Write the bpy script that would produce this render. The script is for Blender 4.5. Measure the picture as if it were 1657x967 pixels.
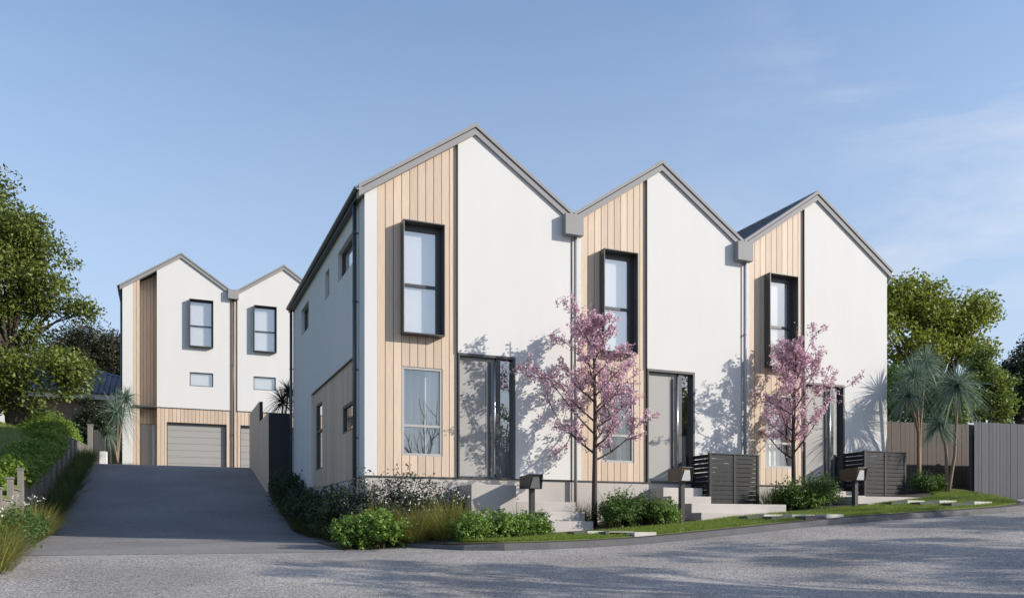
import bpy, math, random
import numpy as np
from mathutils import Vector, noise

# ------------------------------------------------------------------ reset
for o in list(bpy.data.objects): bpy.data.objects.remove(o)
SC = bpy.context.scene
COL = SC.collection
R = math.radians
random.seed(4)

# ------------------------------------------------------------------ camera, sky, sun, exposure  (eye height is z = 0)
YAW = math.atan2(564, 1353)
cam_data = bpy.data.cameras.new('camera')
cam = bpy.data.objects.new('camera', cam_data); COL.objects.link(cam)
cam.location = (0, 0, 0); cam.rotation_euler = (R(90), 0, -YAW)
cam_data.sensor_width = 36; cam_data.lens = 36*1353/1657
cam_data.shift_y = (852-483.5)/1657
cam_data.clip_start = .1; cam_data.clip_end = 3000
SC.camera = cam
SUN = Vector((1.45, -1.0, .75)).normalized()
EL = math.asin(SUN.z); AZ = math.atan2(SUN.x, SUN.y)
world = bpy.data.worlds.new('World'); SC.world = world; world.use_nodes = True
wn = world.node_tree; wn.nodes.clear()
def wnode(t, **k):
    n = wn.nodes.new(t)
    for a, b in k.items(): setattr(n, a, b)
    return n
sky = wnode('ShaderNodeTexSky', sky_type='NISHITA', sun_disc=False)
sky.sun_elevation = EL; sky.sun_rotation = AZ; sky.air_density = 1.0; sky.dust_density = .9; sky.ozone_density = 2.6
# thin wisps of high cloud in the sky itself
tc = wnode('ShaderNodeTexCoord'); mp = wnode('ShaderNodeMapping'); mp.inputs['Scale'].default_value = (1.2, 1.2, 4.2)
nz = wnode('ShaderNodeTexNoise'); nz.inputs['Scale'].default_value = 2.3; nz.inputs['Detail'].default_value = 9; nz.inputs['Roughness'].default_value = .58; nz.inputs['Distortion'].default_value = .5
cr = wnode('ShaderNodeMapRange'); cr.inputs['From Min'].default_value = .40; cr.inputs['From Max'].default_value = .72
sx = wnode('ShaderNodeSeparateXYZ')
side = wnode('ShaderNodeMapRange'); side.inputs['From Min'].default_value = .50; side.inputs['From Max'].default_value = .84; side.inputs['To Min'].default_value = .03
mul = wnode('ShaderNodeMath', operation='MULTIPLY'); mul2 = wnode('ShaderNodeMath', operation='MULTIPLY'); mul2.inputs[1].default_value = 1.05
mx = wnode('ShaderNodeMixRGB'); mx.inputs['Color2'].default_value = (3.6, 3.75, 4.0, 1)
bg = wnode('ShaderNodeBackground'); out = wnode('ShaderNodeOutputWorld')
SKY_STRENGTH = .135
bg.inputs['Strength'].default_value = SKY_STRENGTH
L = wn.links.new
L(tc.outputs['Generated'], mp.inputs['Vector']); L(mp.outputs[0], nz.inputs['Vector']); L(nz.outputs['Fac'], cr.inputs['Value'])
L(tc.outputs['Generated'], sx.inputs[0]); L(sx.outputs['X'], side.inputs['Value'])
L(cr.outputs[0], mul.inputs[0]); L(side.outputs[0], mul.inputs[1]); L(mul.outputs[0], mul2.inputs[0])
hz = wnode('ShaderNodeMapRange'); hz.inputs['From Min'].default_value = 0.; hz.inputs['From Max'].default_value = .60; hz.inputs['To Min'].default_value = .88; hz.inputs['To Max'].default_value = .0
L(sx.outputs['Z'], hz.inputs['Value'])
mh = wnode('ShaderNodeMixRGB'); mh.inputs['Color2'].default_value = (2.35, 2.66, 3.2, 1)
L(hz.outputs[0], mh.inputs['Fac']); L(sky.outputs[0], mh.inputs['Color1']); L(mh.outputs[0], mx.inputs['Color1'])
L(mul2.outputs[0], mx.inputs['Fac']); L(mx.outputs[0], bg.inputs['Color']); L(bg.outputs[0], out.inputs['Surface'])
sun_data = bpy.data.lights.new('sun', 'SUN'); sun = bpy.data.objects.new('sun', sun_data); COL.objects.link(sun)
sun_data.energy = 3.35; sun_data.angle = R(.5); sun_data.color = (1, .925, .82)
sun.rotation_euler = SUN.to_track_quat('Z', 'Y').to_euler(); sun.location = (30, -20, 30)
SC.view_settings.view_transform = 'Standard'; SC.view_settings.look = 'None'
SC.view_settings.exposure = .80; SC.view_settings.gamma = 1.0
try: SC.view_settings.use_curve_mapping = False
except Exception: pass
try:
    SC.cycles.max_bounces = 8; SC.cycles.transparent_max_bounces = 12
except Exception: pass

# ------------------------------------------------------------------ materials
def new_mat(name):
    m = bpy.data.materials.new(name); m.use_nodes = True
    nt = m.node_tree; b = nt.nodes['Principled BSDF']; return m, nt, b
def surface(name, col, rough=.7, var=.1, scale=6., stretch=(1,1,1), island=0., bump=0., bscale=80., metal=0., spec=.5, fine=0., fscale=200., tint=None, tscale=.6):
    """procedural surface: large tone variation, fine speckle, per-piece tone, bump"""
    m, nt, b = new_mat(name); N = nt.nodes; K = nt.links.new
    b.inputs['Roughness'].default_value = rough; b.inputs['Metallic'].default_value = metal
    b.inputs['Specular IOR Level'].default_value = spec
    co = N.new('ShaderNodeTexCoord'); ma = N.new('ShaderNodeMapping'); ma.inputs['Scale'].default_value = stretch
    K(co.outputs['Object'], ma.inputs['Vector'])
    n1 = N.new('ShaderNodeTexNoise'); n1.inputs['Scale'].default_value = scale; n1.inputs['Detail'].default_value = 6; n1.inputs['Roughness'].default_value = .6
    K(ma.outputs[0], n1.inputs['Vector'])
    val = N.new('ShaderNodeMapRange'); val.inputs['From Min'].default_value = .25; val.inputs['From Max'].default_value = .75
    val.inputs['To Min'].default_value = 1-var; val.inputs['To Max'].default_value = 1+var
    K(n1.outputs['Fac'], val.inputs['Value']); fac = val.outputs[0]
    def times(sock, lo, hi):
        nonlocal fac
        r = N.new('ShaderNodeMapRange'); r.inputs['To Min'].default_value = lo; r.inputs['To Max'].default_value = hi
        K(sock, r.inputs['Value']); q = N.new('ShaderNodeMath'); q.operation = 'MULTIPLY'; K(fac, q.inputs[0]); K(r.outputs[0], q.inputs[1]); fac = q.outputs[0]
    if island:
        g = N.new('ShaderNodeNewGeometry'); times(g.outputs['Random Per Island'], 1-island, 1+island)
    if fine:
        n2 = N.new('ShaderNodeTexNoise'); n2.inputs['Scale'].default_value = fscale; n2.inputs['Detail'].default_value = 3; n2.inputs['Roughness'].default_value = .8
        K(co.outputs['Object'], n2.inputs['Vector'])
        r0 = N.new('ShaderNodeMapRange'); r0.inputs['From Min'].default_value = .3; r0.inputs['From Max'].default_value = .7; K(n2.outputs['Fac'], r0.inputs['Value'])
        times(r0.outputs[0], 1-fine, 1+fine)
    base = N.new('ShaderNodeRGB'); base.outputs[0].default_value = (*col, 1); csock = base.outputs[0]
    if tint:
        n3 = N.new('ShaderNodeTexNoise'); n3.inputs['Scale'].default_value = tscale; n3.inputs['Detail'].default_value = 5
        K(co.outputs['Object'], n3.inputs['Vector'])
        r3 = N.new('ShaderNodeMapRange'); r3.inputs['From Min'].default_value = .42; r3.inputs['From Max'].default_value = .62; K(n3.outputs['Fac'], r3.inputs['Value'])
        mt = N.new('ShaderNodeMixRGB'); mt.inputs['Color2'].default_value = (*tint, 1); K(r3.outputs[0], mt.inputs['Fac']); K(csock, mt.inputs['Color1']); csock = mt.outputs[0]
    vm = N.new('ShaderNodeVectorMath'); vm.operation = 'SCALE'; K(csock, vm.inputs[0]); K(fac, vm.inputs['Scale'])
    K(vm.outputs[0], b.inputs['Base Color'])
    if bump:
        n4 = N.new('ShaderNodeTexNoise'); n4.inputs['Scale'].default_value = bscale; n4.inputs['Detail'].default_value = 4
        K(ma.outputs[0], n4.inputs['Vector']); bp = N.new('ShaderNodeBump'); bp.inputs['Strength'].default_value = bump; bp.inputs['Distance'].default_value = .01
        K(n4.outputs['Fac'], bp.inputs['Height']); K(bp.outputs[0], b.inputs['Normal'])
    return m
def foliage(name, c1, c2, trans=.3, rough=.5):
    """leaf: every leaf takes a tone between two greens; a little light passes through"""
    m = bpy.data.materials.new(name); m.use_nodes = True; nt = m.node_tree; N = nt.nodes; K = nt.links.new; N.clear()
    o = N.new('ShaderNodeOutputMaterial'); g = N.new('ShaderNodeNewGeometry'); mixc = N.new('ShaderNodeMixRGB')
    mixc.inputs['Color1'].default_value = (*c1, 1); mixc.inputs['Color2'].default_value = (*c2, 1); K(g.outputs['Random Per Island'], mixc.inputs['Fac'])
    p = N.new('ShaderNodeBsdfPrincipled'); p.inputs['Roughness'].default_value = rough; p.inputs['Specular IOR Level'].default_value = .35; K(mixc.outputs[0], p.inputs['Base Color'])
    t = N.new('ShaderNodeBsdfTranslucent'); K(mixc.outputs[0], t.inputs['Color'])
    x = N.new('ShaderNodeMixShader'); x.inputs['Fac'].default_value = trans; K(p.outputs[0], x.inputs[1]); K(t.outputs[0], x.inputs[2]); K(x.outputs[0], o.inputs['Surface'])
    return m
def glass_mat(name, refl=.16, tint=(.93,.96,.97)):
    m = bpy.data.materials.new(name); m.use_nodes = True; nt = m.node_tree; N = nt.nodes; K = nt.links.new; N.clear()
    o = N.new('ShaderNodeOutputMaterial'); t = N.new('ShaderNodeBsdfTransparent'); t.inputs['Color'].default_value = (*tint, 1)
    g = N.new('ShaderNodeBsdfGlossy'); g.inputs['Roughness'].default_value = .0; f0 = N.new('ShaderNodeLayerWeight'); f0.inputs['Blend'].default_value = .5; f = N.new('ShaderNodeMath'); f.operation = 'POWER'; f.inputs[1].default_value = 4.; K(f0.outputs['Facing'], f.inputs[0])
    ad = N.new('ShaderNodeMath'); ad.operation = 'ADD'; ad.inputs[1].default_value = refl; ad.use_clamp = True; K(f.outputs[0], ad.inputs[0])
    x = N.new('ShaderNodeMixShader'); K(ad.outputs[0], x.inputs['Fac']); K(t.outputs[0], x.inputs[1]); K(g.outputs[0], x.inputs[2]); K(x.outputs[0], o.inputs['Surface'])
    return m
def asphalt_mat(name, col, speck, scale, patch):
    """chip seal: stones of mixed tone, worn patches"""
    m, nt, b = new_mat(name); N = nt.nodes; K = nt.links.new
    b.inputs['Roughness'].default_value = .85; b.inputs['Specular IOR Level'].default_value = .3
    co = N.new('ShaderNodeTexCoord'); v = N.new('ShaderNodeTexVoronoi'); v.inputs['Scale'].default_value = scale; K(co.outputs['Object'], v.inputs['Vector'])
    sp = N.new('ShaderNodeSeparateColor'); K(v.outputs['Color'], sp.inputs[0])
    r1 = N.new('ShaderNodeMapRange'); r1.inputs['To Min'].default_value = 1-speck; r1.inputs['To Max'].default_value = 1+speck; K(sp.outputs[0], r1.inputs['Value'])
    n2 = N.new('ShaderNodeTexNoise'); n2.inputs['Scale'].default_value = 14; n2.inputs['Detail'].default_value = 8; n2.inputs['Roughness'].default_value = .75; K(co.outputs['Object'], n2.inputs['Vector'])
    r2 = N.new('ShaderNodeMapRange'); r2.inputs['From Min'].default_value = .3; r2.inputs['From Max'].default_value = .7; r2.inputs['To Min'].default_value = .8; r2.inputs['To Max'].default_value = 1.2; K(n2.outputs['Fac'], r2.inputs['Value'])
    n3 = N.new('ShaderNodeTexNoise'); n3.inputs['Scale'].default_value = .55; n3.inputs['Detail'].default_value = 5; K(co.outputs['Object'], n3.inputs['Vector'])
    r3 = N.new('ShaderNodeMapRange'); r3.inputs['From Min'].default_value = .35; r3.inputs['From Max'].default_value = .65; r3.inputs['To Min'].default_value = 1-patch; r3.inputs['To Max'].default_value = 1+patch; K(n3.outputs['Fac'], r3.inputs['Value'])
    a = N.new('ShaderNodeMath'); a.operation = 'MULTIPLY'; K(r1.outputs[0], a.inputs[0]); K(r2.outputs[0], a.inputs[1])
    c = N.new('ShaderNodeMath'); c.operation = 'MULTIPLY'; K(a.outputs[0], c.inputs[0]); K(r3.outputs[0], c.inputs[1])
    vm = N.new('ShaderNodeVectorMath'); vm.operation = 'SCALE'; vm.inputs[0].default_value = col; K(c.outputs[0], vm.inputs['Scale']); K(vm.outputs[0], b.inputs['Base Color'])
    bp = N.new('ShaderNodeBump'); bp.inputs['Strength'].default_value = .5; bp.inputs['Distance'].default_value = .006; K(v.outputs['Distance'], bp.inputs['Height']); K(bp.outputs[0], b.inputs['Normal'])
    return m
M = dict(
 white=surface('white_render', (.60,.592,.58), .85, .03, 1.0, (1.6,1.6,.35), fine=.015, fscale=90, bump=.12, bscale=120),
 timber=surface('vertical_timber', (.53,.415,.315), .62, .15, 5, (9,9,.45), island=.13, bump=.12, bscale=26),
 gap=surface('shadow_gap', (.05,.035,.025), .9, .1),
 fascia=surface('grey_fascia', (.27,.266,.27), .65, .05, 2, bump=.02, spec=.2),
 roof=surface('dark_roof_steel', (.075,.08,.095), .4, .08, 2, spec=.6),
 bronze=surface('dark_bronze_steel', (.075,.07,.066), .35, .08, 3, spec=.55),
 frame=surface('dark_frame', (.05,.052,.056), .4, .06, 4),
 greyframe=surface('grey_window_frame', (.36,.355,.35), .45, .04, 4),
 door=surface('grey_door_paint', (.32,.31,.295), .65, .02, 2),
 garage=surface('grey_garage_paint', (.31,.30,.29), .6, .03, 2),
 pipe=surface('grey_pipe_paint', (.30,.30,.31), .4, .04, 3),
 darkpipe=surface('dark_gutter_steel', (.055,.06,.07), .4, .05, 3),
 steel=surface('brushed_steel', (.55,.56,.58), .25, .05, 5, (1,1,8), metal=1.),
 concrete=surface('pale_concrete', (.46,.425,.40), .85, .10, 2.2, fine=.07, fscale=60, bump=.25, bscale=60, tint=(.385,.36,.34), tscale=1.1),
 kerb=surface('dark_kerb_concrete', (.095,.095,.10), .85, .2, 4, fine=.25, fscale=90, bump=.3, bscale=90),
 soil=surface('bark_mulch', (.045,.032,.024), .95, .35, 14, fine=.4, fscale=70, bump=.8, bscale=50),
 turf=surface('turf_base', (.11,.15,.03), .95, .3, 5, fine=.3, fscale=60, tint=(.085,.10,.03), tscale=1.3),
 ground=surface('rough_ground', (.07,.075,.035), .95, .3, .6),
 curtain=surface('white_curtain', (.85,.84,.83), .9, .03, 3),
 blind=surface('pale_blind', (.62,.60,.54), .9, .03, 3),
 screen=surface('charcoal_slats', (.012,.0135,.016), .6, .22, 5, (.6,.6,8), island=.25, bump=.2, bscale=30, spec=.3),
 screenpost=surface('charcoal_post', (.022,.024,.028), .55, .06, 4, spec=.3),
 brownfence=surface('brown_fence_timber', (.06,.044,.034), .75, .12, 5, (8,8,.6), island=.10, bump=.2),
 shadefence=surface('shade_toned_fence_timber', (.043,.048,.063), .75, .12, 5, (8,8,.6), island=.14, bump=.2),  # tree shade put into the base colour of these boards
 darkfence=surface('black_stained_timber', (.022,.024,.027), .7, .15, 5, (8,8,.6), island=.15, bump=.2),
 tanpanel=surface('tan_fence_panel', (.66,.48,.34), .7, .06, 2, (4,4,.8), island=.04),
 retain=surface('weathered_grey_boards', (.20,.185,.165), .85, .15, 5, (8,8,.6), island=.10, bump=.25),
 boxblack=surface('black_letterbox_steel', (.028,.028,.03), .38, .05, 4),
 boxbrown=surface('brown_letterbox_steel', (.085,.062,.042), .4, .05, 4),
 darkplate=surface('dark_letterbox_plate', (.13,.135,.14), .4, .05, 6), plate=surface('galvanised_plate', (.50,.51,.52), .4, .05, 6, spec=.6),
 tile=surface('dark_roof_tiles', (.13,.13,.15), .6, .12, 3, island=.1),
 brick=surface('brown_house_brick', (.24,.16,.105), .85, .15, 4, bump=.2),
 soffit=surface('cream_trim', (.55,.50,.43), .7, .04, 3),
 shadowslab=surface('shadow_strip_slab', (.075,.08,.085), .85, .15, 4, fine=.1, fscale=60), paver=surface('pale_stepping_paver', (.50,.48,.45), .85, .1, 4, fine=.08, fscale=60),  # the dark slab colour stands in for shadow beside the pale pavers
 bark=surface('grey_brown_bark', (.055,.042,.032), .9, .25, 8, (3,3,.8), bump=.5, bscale=40),
 cherrybark=surface('dark_cherry_bark', (.055,.038,.032), .8, .25, 8, (1,1,3), bump=.4, bscale=40),
 palmbark=surface('pale_cordyline_bark', (.20,.145,.10), .85, .2, 8, (2,2,3), bump=.4, bscale=40),
 glass=glass_mat('window_glass', .20), low_glass=glass_mat('garden_reflecting_glass', .38, (.95,.96,.97)), upper_glass=glass_mat('sky_reflecting_glass', .42, (.95,.96,.96)), mirror_glass=glass_mat('reflective_glass', .42, (.8,.84,.86)),
 interior=surface('room_paint', (.6,.59,.57), .9, .02),
 grassleaf=foliage('lawn_blades', (.11,.19,.02), (.27,.32,.06), .4),
 tree=foliage('oak_leaves', (.06,.10,.016), (.21,.24,.05), .33),
 limetree=foliage('lime_leaves', (.10,.14,.016), (.31,.34,.055), .38),
 brighttree=foliage('bright_leaves', (.08,.14,.02), (.22,.27,.06), .4),
 darktree=foliage('dark_evergreen_leaves', (.014,.024,.013), (.045,.06,.028), .15),
 conifer=foliage('olive_needle_leaves', (.022,.030,.016), (.075,.075,.038), .15),
 bright=foliage('bright_shrub_leaves', (.06,.15,.02), (.25,.36,.075), .35),
 green=foliage('mid_green_shrub_leaves', (.045,.10,.018), (.11,.18,.04), .3),
 darkshrub=foliage('dark_shrub_leaves', (.022,.034,.022), (.11,.125,.10), .12, .35),
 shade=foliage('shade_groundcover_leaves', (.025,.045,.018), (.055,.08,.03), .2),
 hedge=foliage('hedge_leaves', (.10,.19,.024), (.27,.36,.06), .4),
 tuss=foliage('olive_tussock_blades', (.10,.125,.024), (.31,.28,.07), .35),
 greentuss=foliage('green_tussock_blades', (.05,.085,.018), (.14,.17,.05), .3),
 cord=foliage('blue_green_strap_leaves', (.085,.145,.105), (.25,.33,.24), .25),
 blossom=foliage('pink_blossom', (.46,.25,.33), (.88,.66,.74), .35, .7),
 flower=foliage('white_petals', (.75,.75,.68), (.85,.85,.80), .3, .7),
)

# ------------------------------------------------------------------ mesh helpers
ORG = {}
def org(o):
    return ORG.get(o.name, Vector((0,0,0))) if o else Vector((0,0,0))
class MB:
    def __init__(s): s.v = []; s.f = []
    def add(s, vs, fs):
        n = len(s.v); s.v += [tuple(p) for p in vs]; s.f += [tuple(n+i for i in f) for f in fs]; return s
    def box(s, x0, x1, y0, y1, z0, z1):
        return s.add([(x0,y0,z0),(x1,y0,z0),(x1,y1,z0),(x0,y1,z0),(x0,y0,z1),(x1,y0,z1),(x1,y1,z1),(x0,y1,z1)],
                     [(0,3,2,1),(4,5,6,7),(0,1,5,4),(1,2,6,5),(2,3,7,6),(3,0,4,7)])
    def prism(s, poly, d0, d1, axis='x'):
        """poly = (u,z) outline; extruded d0..d1. axis 'x': u is X, depth is Y; axis 'y': u is Y, depth is X"""
        n = len(poly); P = (lambda u, z, d: (u, d, z)) if axis == 'x' else (lambda u, z, d: (d, u, z))
        vs = [P(u, z, d0) for u, z in poly] + [P(u, z, d1) for u, z in poly]
        fs = [tuple(range(n)), tuple(range(2*n-1, n-1, -1))] + [(i, (i+1) % n, n+(i+1) % n, n+i)[::-1] for i in range(n)]
        return s.add(vs, fs)
    def tube(s, pts, rad, k=7, cap=True):
        pts = [Vector(p) for p in pts]; n0 = len(s.v); m = len(pts)
        for i, p in enumerate(pts):
            t = (pts[min(i+1, m-1)]-pts[max(i-1, 0)]).normalized()
            a = t.orthogonal().normalized() if i == 0 else (a - t*a.dot(t)).normalized()
            b = t.cross(a)
            for j in range(k):
                q = 2*math.pi*j/k; s.v.append(tuple(p + (a*math.cos(q)+b*math.sin(q))*rad[i]))
        for i in range(m-1):
            for j in range(k):
                s.f.append((n0+i*k+j, n0+i*k+(j+1) % k, n0+(i+1)*k+(j+1) % k, n0+(i+1)*k+j))
        if cap:
            s.f.append(tuple(n0+j for j in range(k))[::-1]); s.f.append(tuple(n0+(m-1)*k+j for j in range(k)))
        return s
    def build(s, name, mat, parent=None, smooth=False, bevel=0.):
        o0 = org(parent)
        me = bpy.data.meshes.new(name); me.from_pydata([(x-o0.x, y-o0.y, z-o0.z) for x, y, z in s.v], [], s.f); me.update()
        me.materials.append(M[mat] if isinstance(mat, str) else mat)
        import bmesh
        bm = bmesh.new(); bm.from_mesh(me); bmesh.ops.recalc_face_normals(bm, faces=bm.faces); bm.to_mesh(me); bm.free()
        if smooth: me.polygons.foreach_set('use_smooth', [True]*len(me.polygons))
        o = bpy.data.objects.new(name, me); COL.objects.link(o)
        if parent: o.parent = parent
        ORG[o.name] = o0
        if bevel:
            b = o.modifiers.new('edge', 'BEVEL'); b.width = bevel; b.segments = 2; b.limit_method = 'ANGLE'
        return o
def build_np(name, V, F, mat, parent=None, smooth=False):
    o0 = org(parent); V = np.asarray(V, dtype=np.float64).reshape(-1, 3) - np.array(o0)
    me = bpy.data.meshes.new(name); n = F.shape[1]
    me.vertices.add(len(V)); me.vertices.foreach_set('co', V.astype(np.float32).ravel())
    me.loops.add(F.size); me.loops.foreach_set('vertex_index', F.astype(np.int32).ravel())
    me.polygons.add(len(F)); me.polygons.foreach_set('loop_start', np.arange(0, F.size, n, dtype=np.int32))
    me.polygons.foreach_set('loop_total', np.full(len(F), n, dtype=np.int32))
    if smooth: me.polygons.foreach_set('use_smooth', np.ones(len(F), dtype=bool))
    me.update(calc_edges=True); me.validate()
    me.materials.append(M[mat] if isinstance(mat, str) else mat)
    o = bpy.data.objects.new(name, me); COL.objects.link(o)
    if parent: o.parent = parent
    ORG[o.name] = o0
    return o
def tag(o, label=None, cat=None, group=None, kind=None):
    if label: o['label'] = label
    if cat: o['category'] = cat
    if group: o['group'] = group
    if kind: o['kind'] = kind
    return o
def thing(name, label, cat, loc, group=None):
    o = bpy.data.objects.new(name, None); COL.objects.link(o); o.location = loc; o.empty_display_size = .3
    ORG[o.name] = Vector(loc); return tag(o, label, cat, group)
def copy_tree(o, parent=None):
    c = o.copy(); COL.objects.link(c); c.parent = parent
    for ch in list(o.children): copy_tree(ch, c)
    return c
def place(proto, used, loc, rz=0., sc=1., label=None):
    """the first call moves the prototype itself, the following ones copy it"""
    o = proto if not used[0] else copy_tree(proto)
    used[0] = True
    o.location = loc; o.rotation_euler = (0, 0, rz); o.scale = (sc, sc, sc) if not isinstance(sc, tuple) else sc
    if label: o['label'] = label
    return o
S_, C_ = math.sin(YAW), math.cos(YAW)
def at(px, py, Y):
    """point of the photograph at distance Y along the street axis"""
    u = (px-828.5)/1353; dx = S_+u*C_; dy = C_-u*S_; t = Y/dy
    return Vector((t*dx, Y, (852-py)/1353*t))

# ------------------------------------------------------------------ ground heights
def smooth_interp(x, xs, ys, w=.35):
    x = np.asarray(x, dtype=float); return sum(np.interp(x+d*w, xs, ys) for d in (-1, -.5, 0, .5, 1))/5
KX = [-60,-3,3,4.6,6.6,8.5,10.3,11.7,15.6,17.9,25,60]; KZ = [-.6,-.42,-.40,-.355,-.31,-.165,-.01,.09,.295,.45,.9,1.6]
def kk(x): return smooth_interp(x, KX, KZ, .8)
DY = [11.5,13,16,18.8,20.2,21.2,25,30,30.8,31.6,60]; DZ = [-.40,-.355,-.27,-.2,-.12,.08,.93,2.0,2.1,2.13,2.2]
def dd(y): return smooth_interp(y, DY, DZ, .5)
def h_road(x, y):
    x, y = np.asarray(x, float), np.asarray(y, float)
    front = kk(x) - .1*np.clip(11.5-y, 0, 14) - .02*np.clip(-2.5-y, 0, 100)
    back = np.where(x < 3.3, dd(np.maximum(y, 11.5)), kk(x)+.05*(y-11.5))
    return np.where(y < 11.5, front, back)
def sstep(t): t = np.clip(t, 0, 1); return t*t*(3-2*t)
def h_verge(x, y):
    x, y = np.asarray(x, float), np.asarray(y, float)
    e = kk(x)+.11+.045*(y-11.5)+.015*np.maximum(0, x-12)*(y-11.5)
    d = dd(np.maximum(y, 11.5))+.016+.09*np.clip(x-2.75, 0, 1)
    t = sstep((x-2.95)/1.6)
    return d*(1-t)+e*t
WY = [8,12,17.5,18.7,27.7,35.6,60]; WZ = [-.5,-.25,.64,.89,2.67,3.04,3.4]
def h_wall(y): return np.interp(y, WY, WZ)
def h_left(x, y):
    x, y = np.asarray(x, float), np.asarray(y, float)
    return h_wall(y)-.12+.30*np.clip(-2.9-x, 0, 4.5)*np.clip((y-14)/10, 0, 1)
def grid_sheet(name, mat, xs, ys, hf, dz=0., skirt=0.):
    xs, ys = np.asarray(xs, float), np.asarray(ys, float)
    if xs.ndim == 1: X, Y = np.meshgrid(xs, ys)
    else: X, Y = xs, ys
    Z = hf(X, Y)+dz; ny, nx = X.shape
    V = np.stack([X, Y, Z], -1).reshape(-1, 3); idx = np.arange(nx*ny).reshape(ny, nx)
    F = np.stack([idx[:-1,:-1], idx[:-1,1:], idx[1:,1:], idx[1:,:-1]], -1).reshape(-1, 4)
    if skirt:
        ring = np.concatenate([idx[0,:], idx[1:,-1], idx[-1,-2::-1], idx[-2:0:-1,0]])
        low = V[ring].copy(); low[:,2] -= skirt; n = len(V); V = np.concatenate([V, low]); m = len(ring)
        a = np.arange(m); b = (a+1) % m
        F = np.concatenate([F, np.stack([ring[b], ring[a], n+a, n+b], -1)])
    o = build_np(name, V, F, mat, None, True); return o
def rows(y, x0, x1, n):
    """sheet bounded by two curves x0(y), x1(y)"""
    t = np.linspace(0, 1, n); y = np.asarray(y, float); X = x0[:,None]*(1-t)+x1[:,None]*t; return X, np.repeat(y[:,None], n, 1)

# ------------------------------------------------------------------ setting: ground, road, driveway, lawns, beds
far = np.unique(np.concatenate([np.linspace(-400,-60,18), np.linspace(-60,80,71), np.linspace(80,400,17)]))
def h_base(x, y):
    b = np.interp(y, [-400,-60,-2.5,11.5,20,31,60,200,400], [-6,-3.4,-2.0,-.62,-.45,1.6,2.4,5,9])
    return b + np.where(np.abs(x) < 400, np.interp(x, [-60,3,17.9,60,400], [-.1,0,.75,1.9,4]), 0)*np.interp(y, [-60,0,14,30,60], [.6,.9,1,.7,.5])
tag(grid_sheet('ground', 'ground', far, far, h_base, -.06), kind='structure')
M['asphalt'] = asphalt_mat('chip_seal_asphalt', (.275,.257,.243), .55, 70, .17)
M['drive'] = asphalt_mat('fine_driveway_asphalt', (.205,.194,.19), .32, 100, .12)
tag(grid_sheet('road', 'asphalt', np.arange(-40, 60.1, .5), np.concatenate([np.arange(-40, -3, 1.), np.arange(-3, 15.01, .25)]), h_road), kind='structure')
yy = np.concatenate([np.arange(12.4, 33, .2), np.linspace(33, 38.4, 10)])
Xd, Yd = rows(yy, np.where(yy < 33, -2.5, -2.2), np.where(yy < 25, 3.0, np.where(yy < 33, 2.79, 7.5)), 14)
tag(grid_sheet('driveway', 'drive', Xd, Yd, lambda x, y: dd(np.maximum(y, 11.5)), .004), kind='structure')
# verge with beds along the houses: mulch sheet, turf sheet on it
KERB = [(3.35,13.2),(3.72,12.45),(4.15,11.85),(4.7,11.56),(5.4,11.5),(15.4,11.5),(16.2,11.66),(16.75,12.1),(17.1,12.8),(17.35,13.7),(17.6,14.15)]
def kerb_y(x): return np.interp(x, [p[0] for p in KERB], [p[1] for p in KERB])
xb = np.concatenate([np.arange(2.55, 3.35, .1), np.arange(3.35, 17.6, .15)])
t = np.linspace(0, 1, 22)
yb0 = np.where(xb < 3.35, 12.75+.55*(xb-2.55), kerb_y(xb)+.1); yb1 = np.where(xb < 16.2, 15.45, 15.9)
Xb = np.repeat(xb[None,:], 22, 0); Yb = yb0[None,:]*(1-t[:,None])+yb1[None,:]*t[:,None]
tag(grid_sheet('garden_bed', 'soil', Xb, Yb, h_verge, -.004, .2), kind='structure')
ys = np.arange(15.3, 25.05, .25); Xs, Ys = rows(ys, np.full(len(ys), 2.82), np.full(len(ys), 3.5), 5)
tag(grid_sheet('garden_bed_side', 'soil', Xs, Ys, h_verge, -.02, .4), kind='structure')
def lawn_back(x): return np.interp(x, [4.0,5.2,6.6,7.3,8.8,9.6,10.3,11.9,12.4,13.9,14.4,16.2,17.6], [12.0,12.35,13.2,13.25,13.2,13.3,13.55,13.55,13.45,13.5,13.7,13.85,15.3])
xl = np.arange(4.05, 17.45, .15); y0 = kerb_y(xl)+.235; y1 = np.maximum(lawn_back(xl), y0+.05)
t = np.linspace(0, 1, 12); Xl = np.repeat(xl[None,:], 12, 0); Yl = y0[None,:]*(1-t[:,None])+y1[None,:]*t[:,None]
tag(grid_sheet('lawn', 'turf', Xl, Yl, h_verge, .006, .05), kind='structure')
# bed between the driveway and the retaining boards
yv = np.arange(6, 37.9, .3); Xv, Yv = rows(yv, np.full(len(yv), -2.62), np.interp(yv, [6,10.6,20,31,33,38], [-1.4,-1.64,-2.16,-2.16,-2.1,-1.7]), 6)
tag(grid_sheet('driveway_bed', 'soil', Xv, Yv, lambda x, y: h_road(x, y)+.03+.25*np.clip(-1.9-x, 0, .5), .0, .3), kind='structure')
tag(grid_sheet('sloping_lawn', 'turf', np.concatenate([np.linspace(-40,-8,12), np.linspace(-7.5,-2.62,14)]), np.concatenate([np.arange(5, 46, .8), np.linspace(47, 70, 8)]), h_left, 0., .6), kind='structure')
# neighbour's pale drive beyond the lawn tip
xn = np.linspace(17.65, 40, 20); yn = np.linspace(12.3, 14.12, 5)
tag(grid_sheet('neighbour_driveway', 'concrete', xn, yn, h_road, .02, .3), kind='structure')
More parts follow.
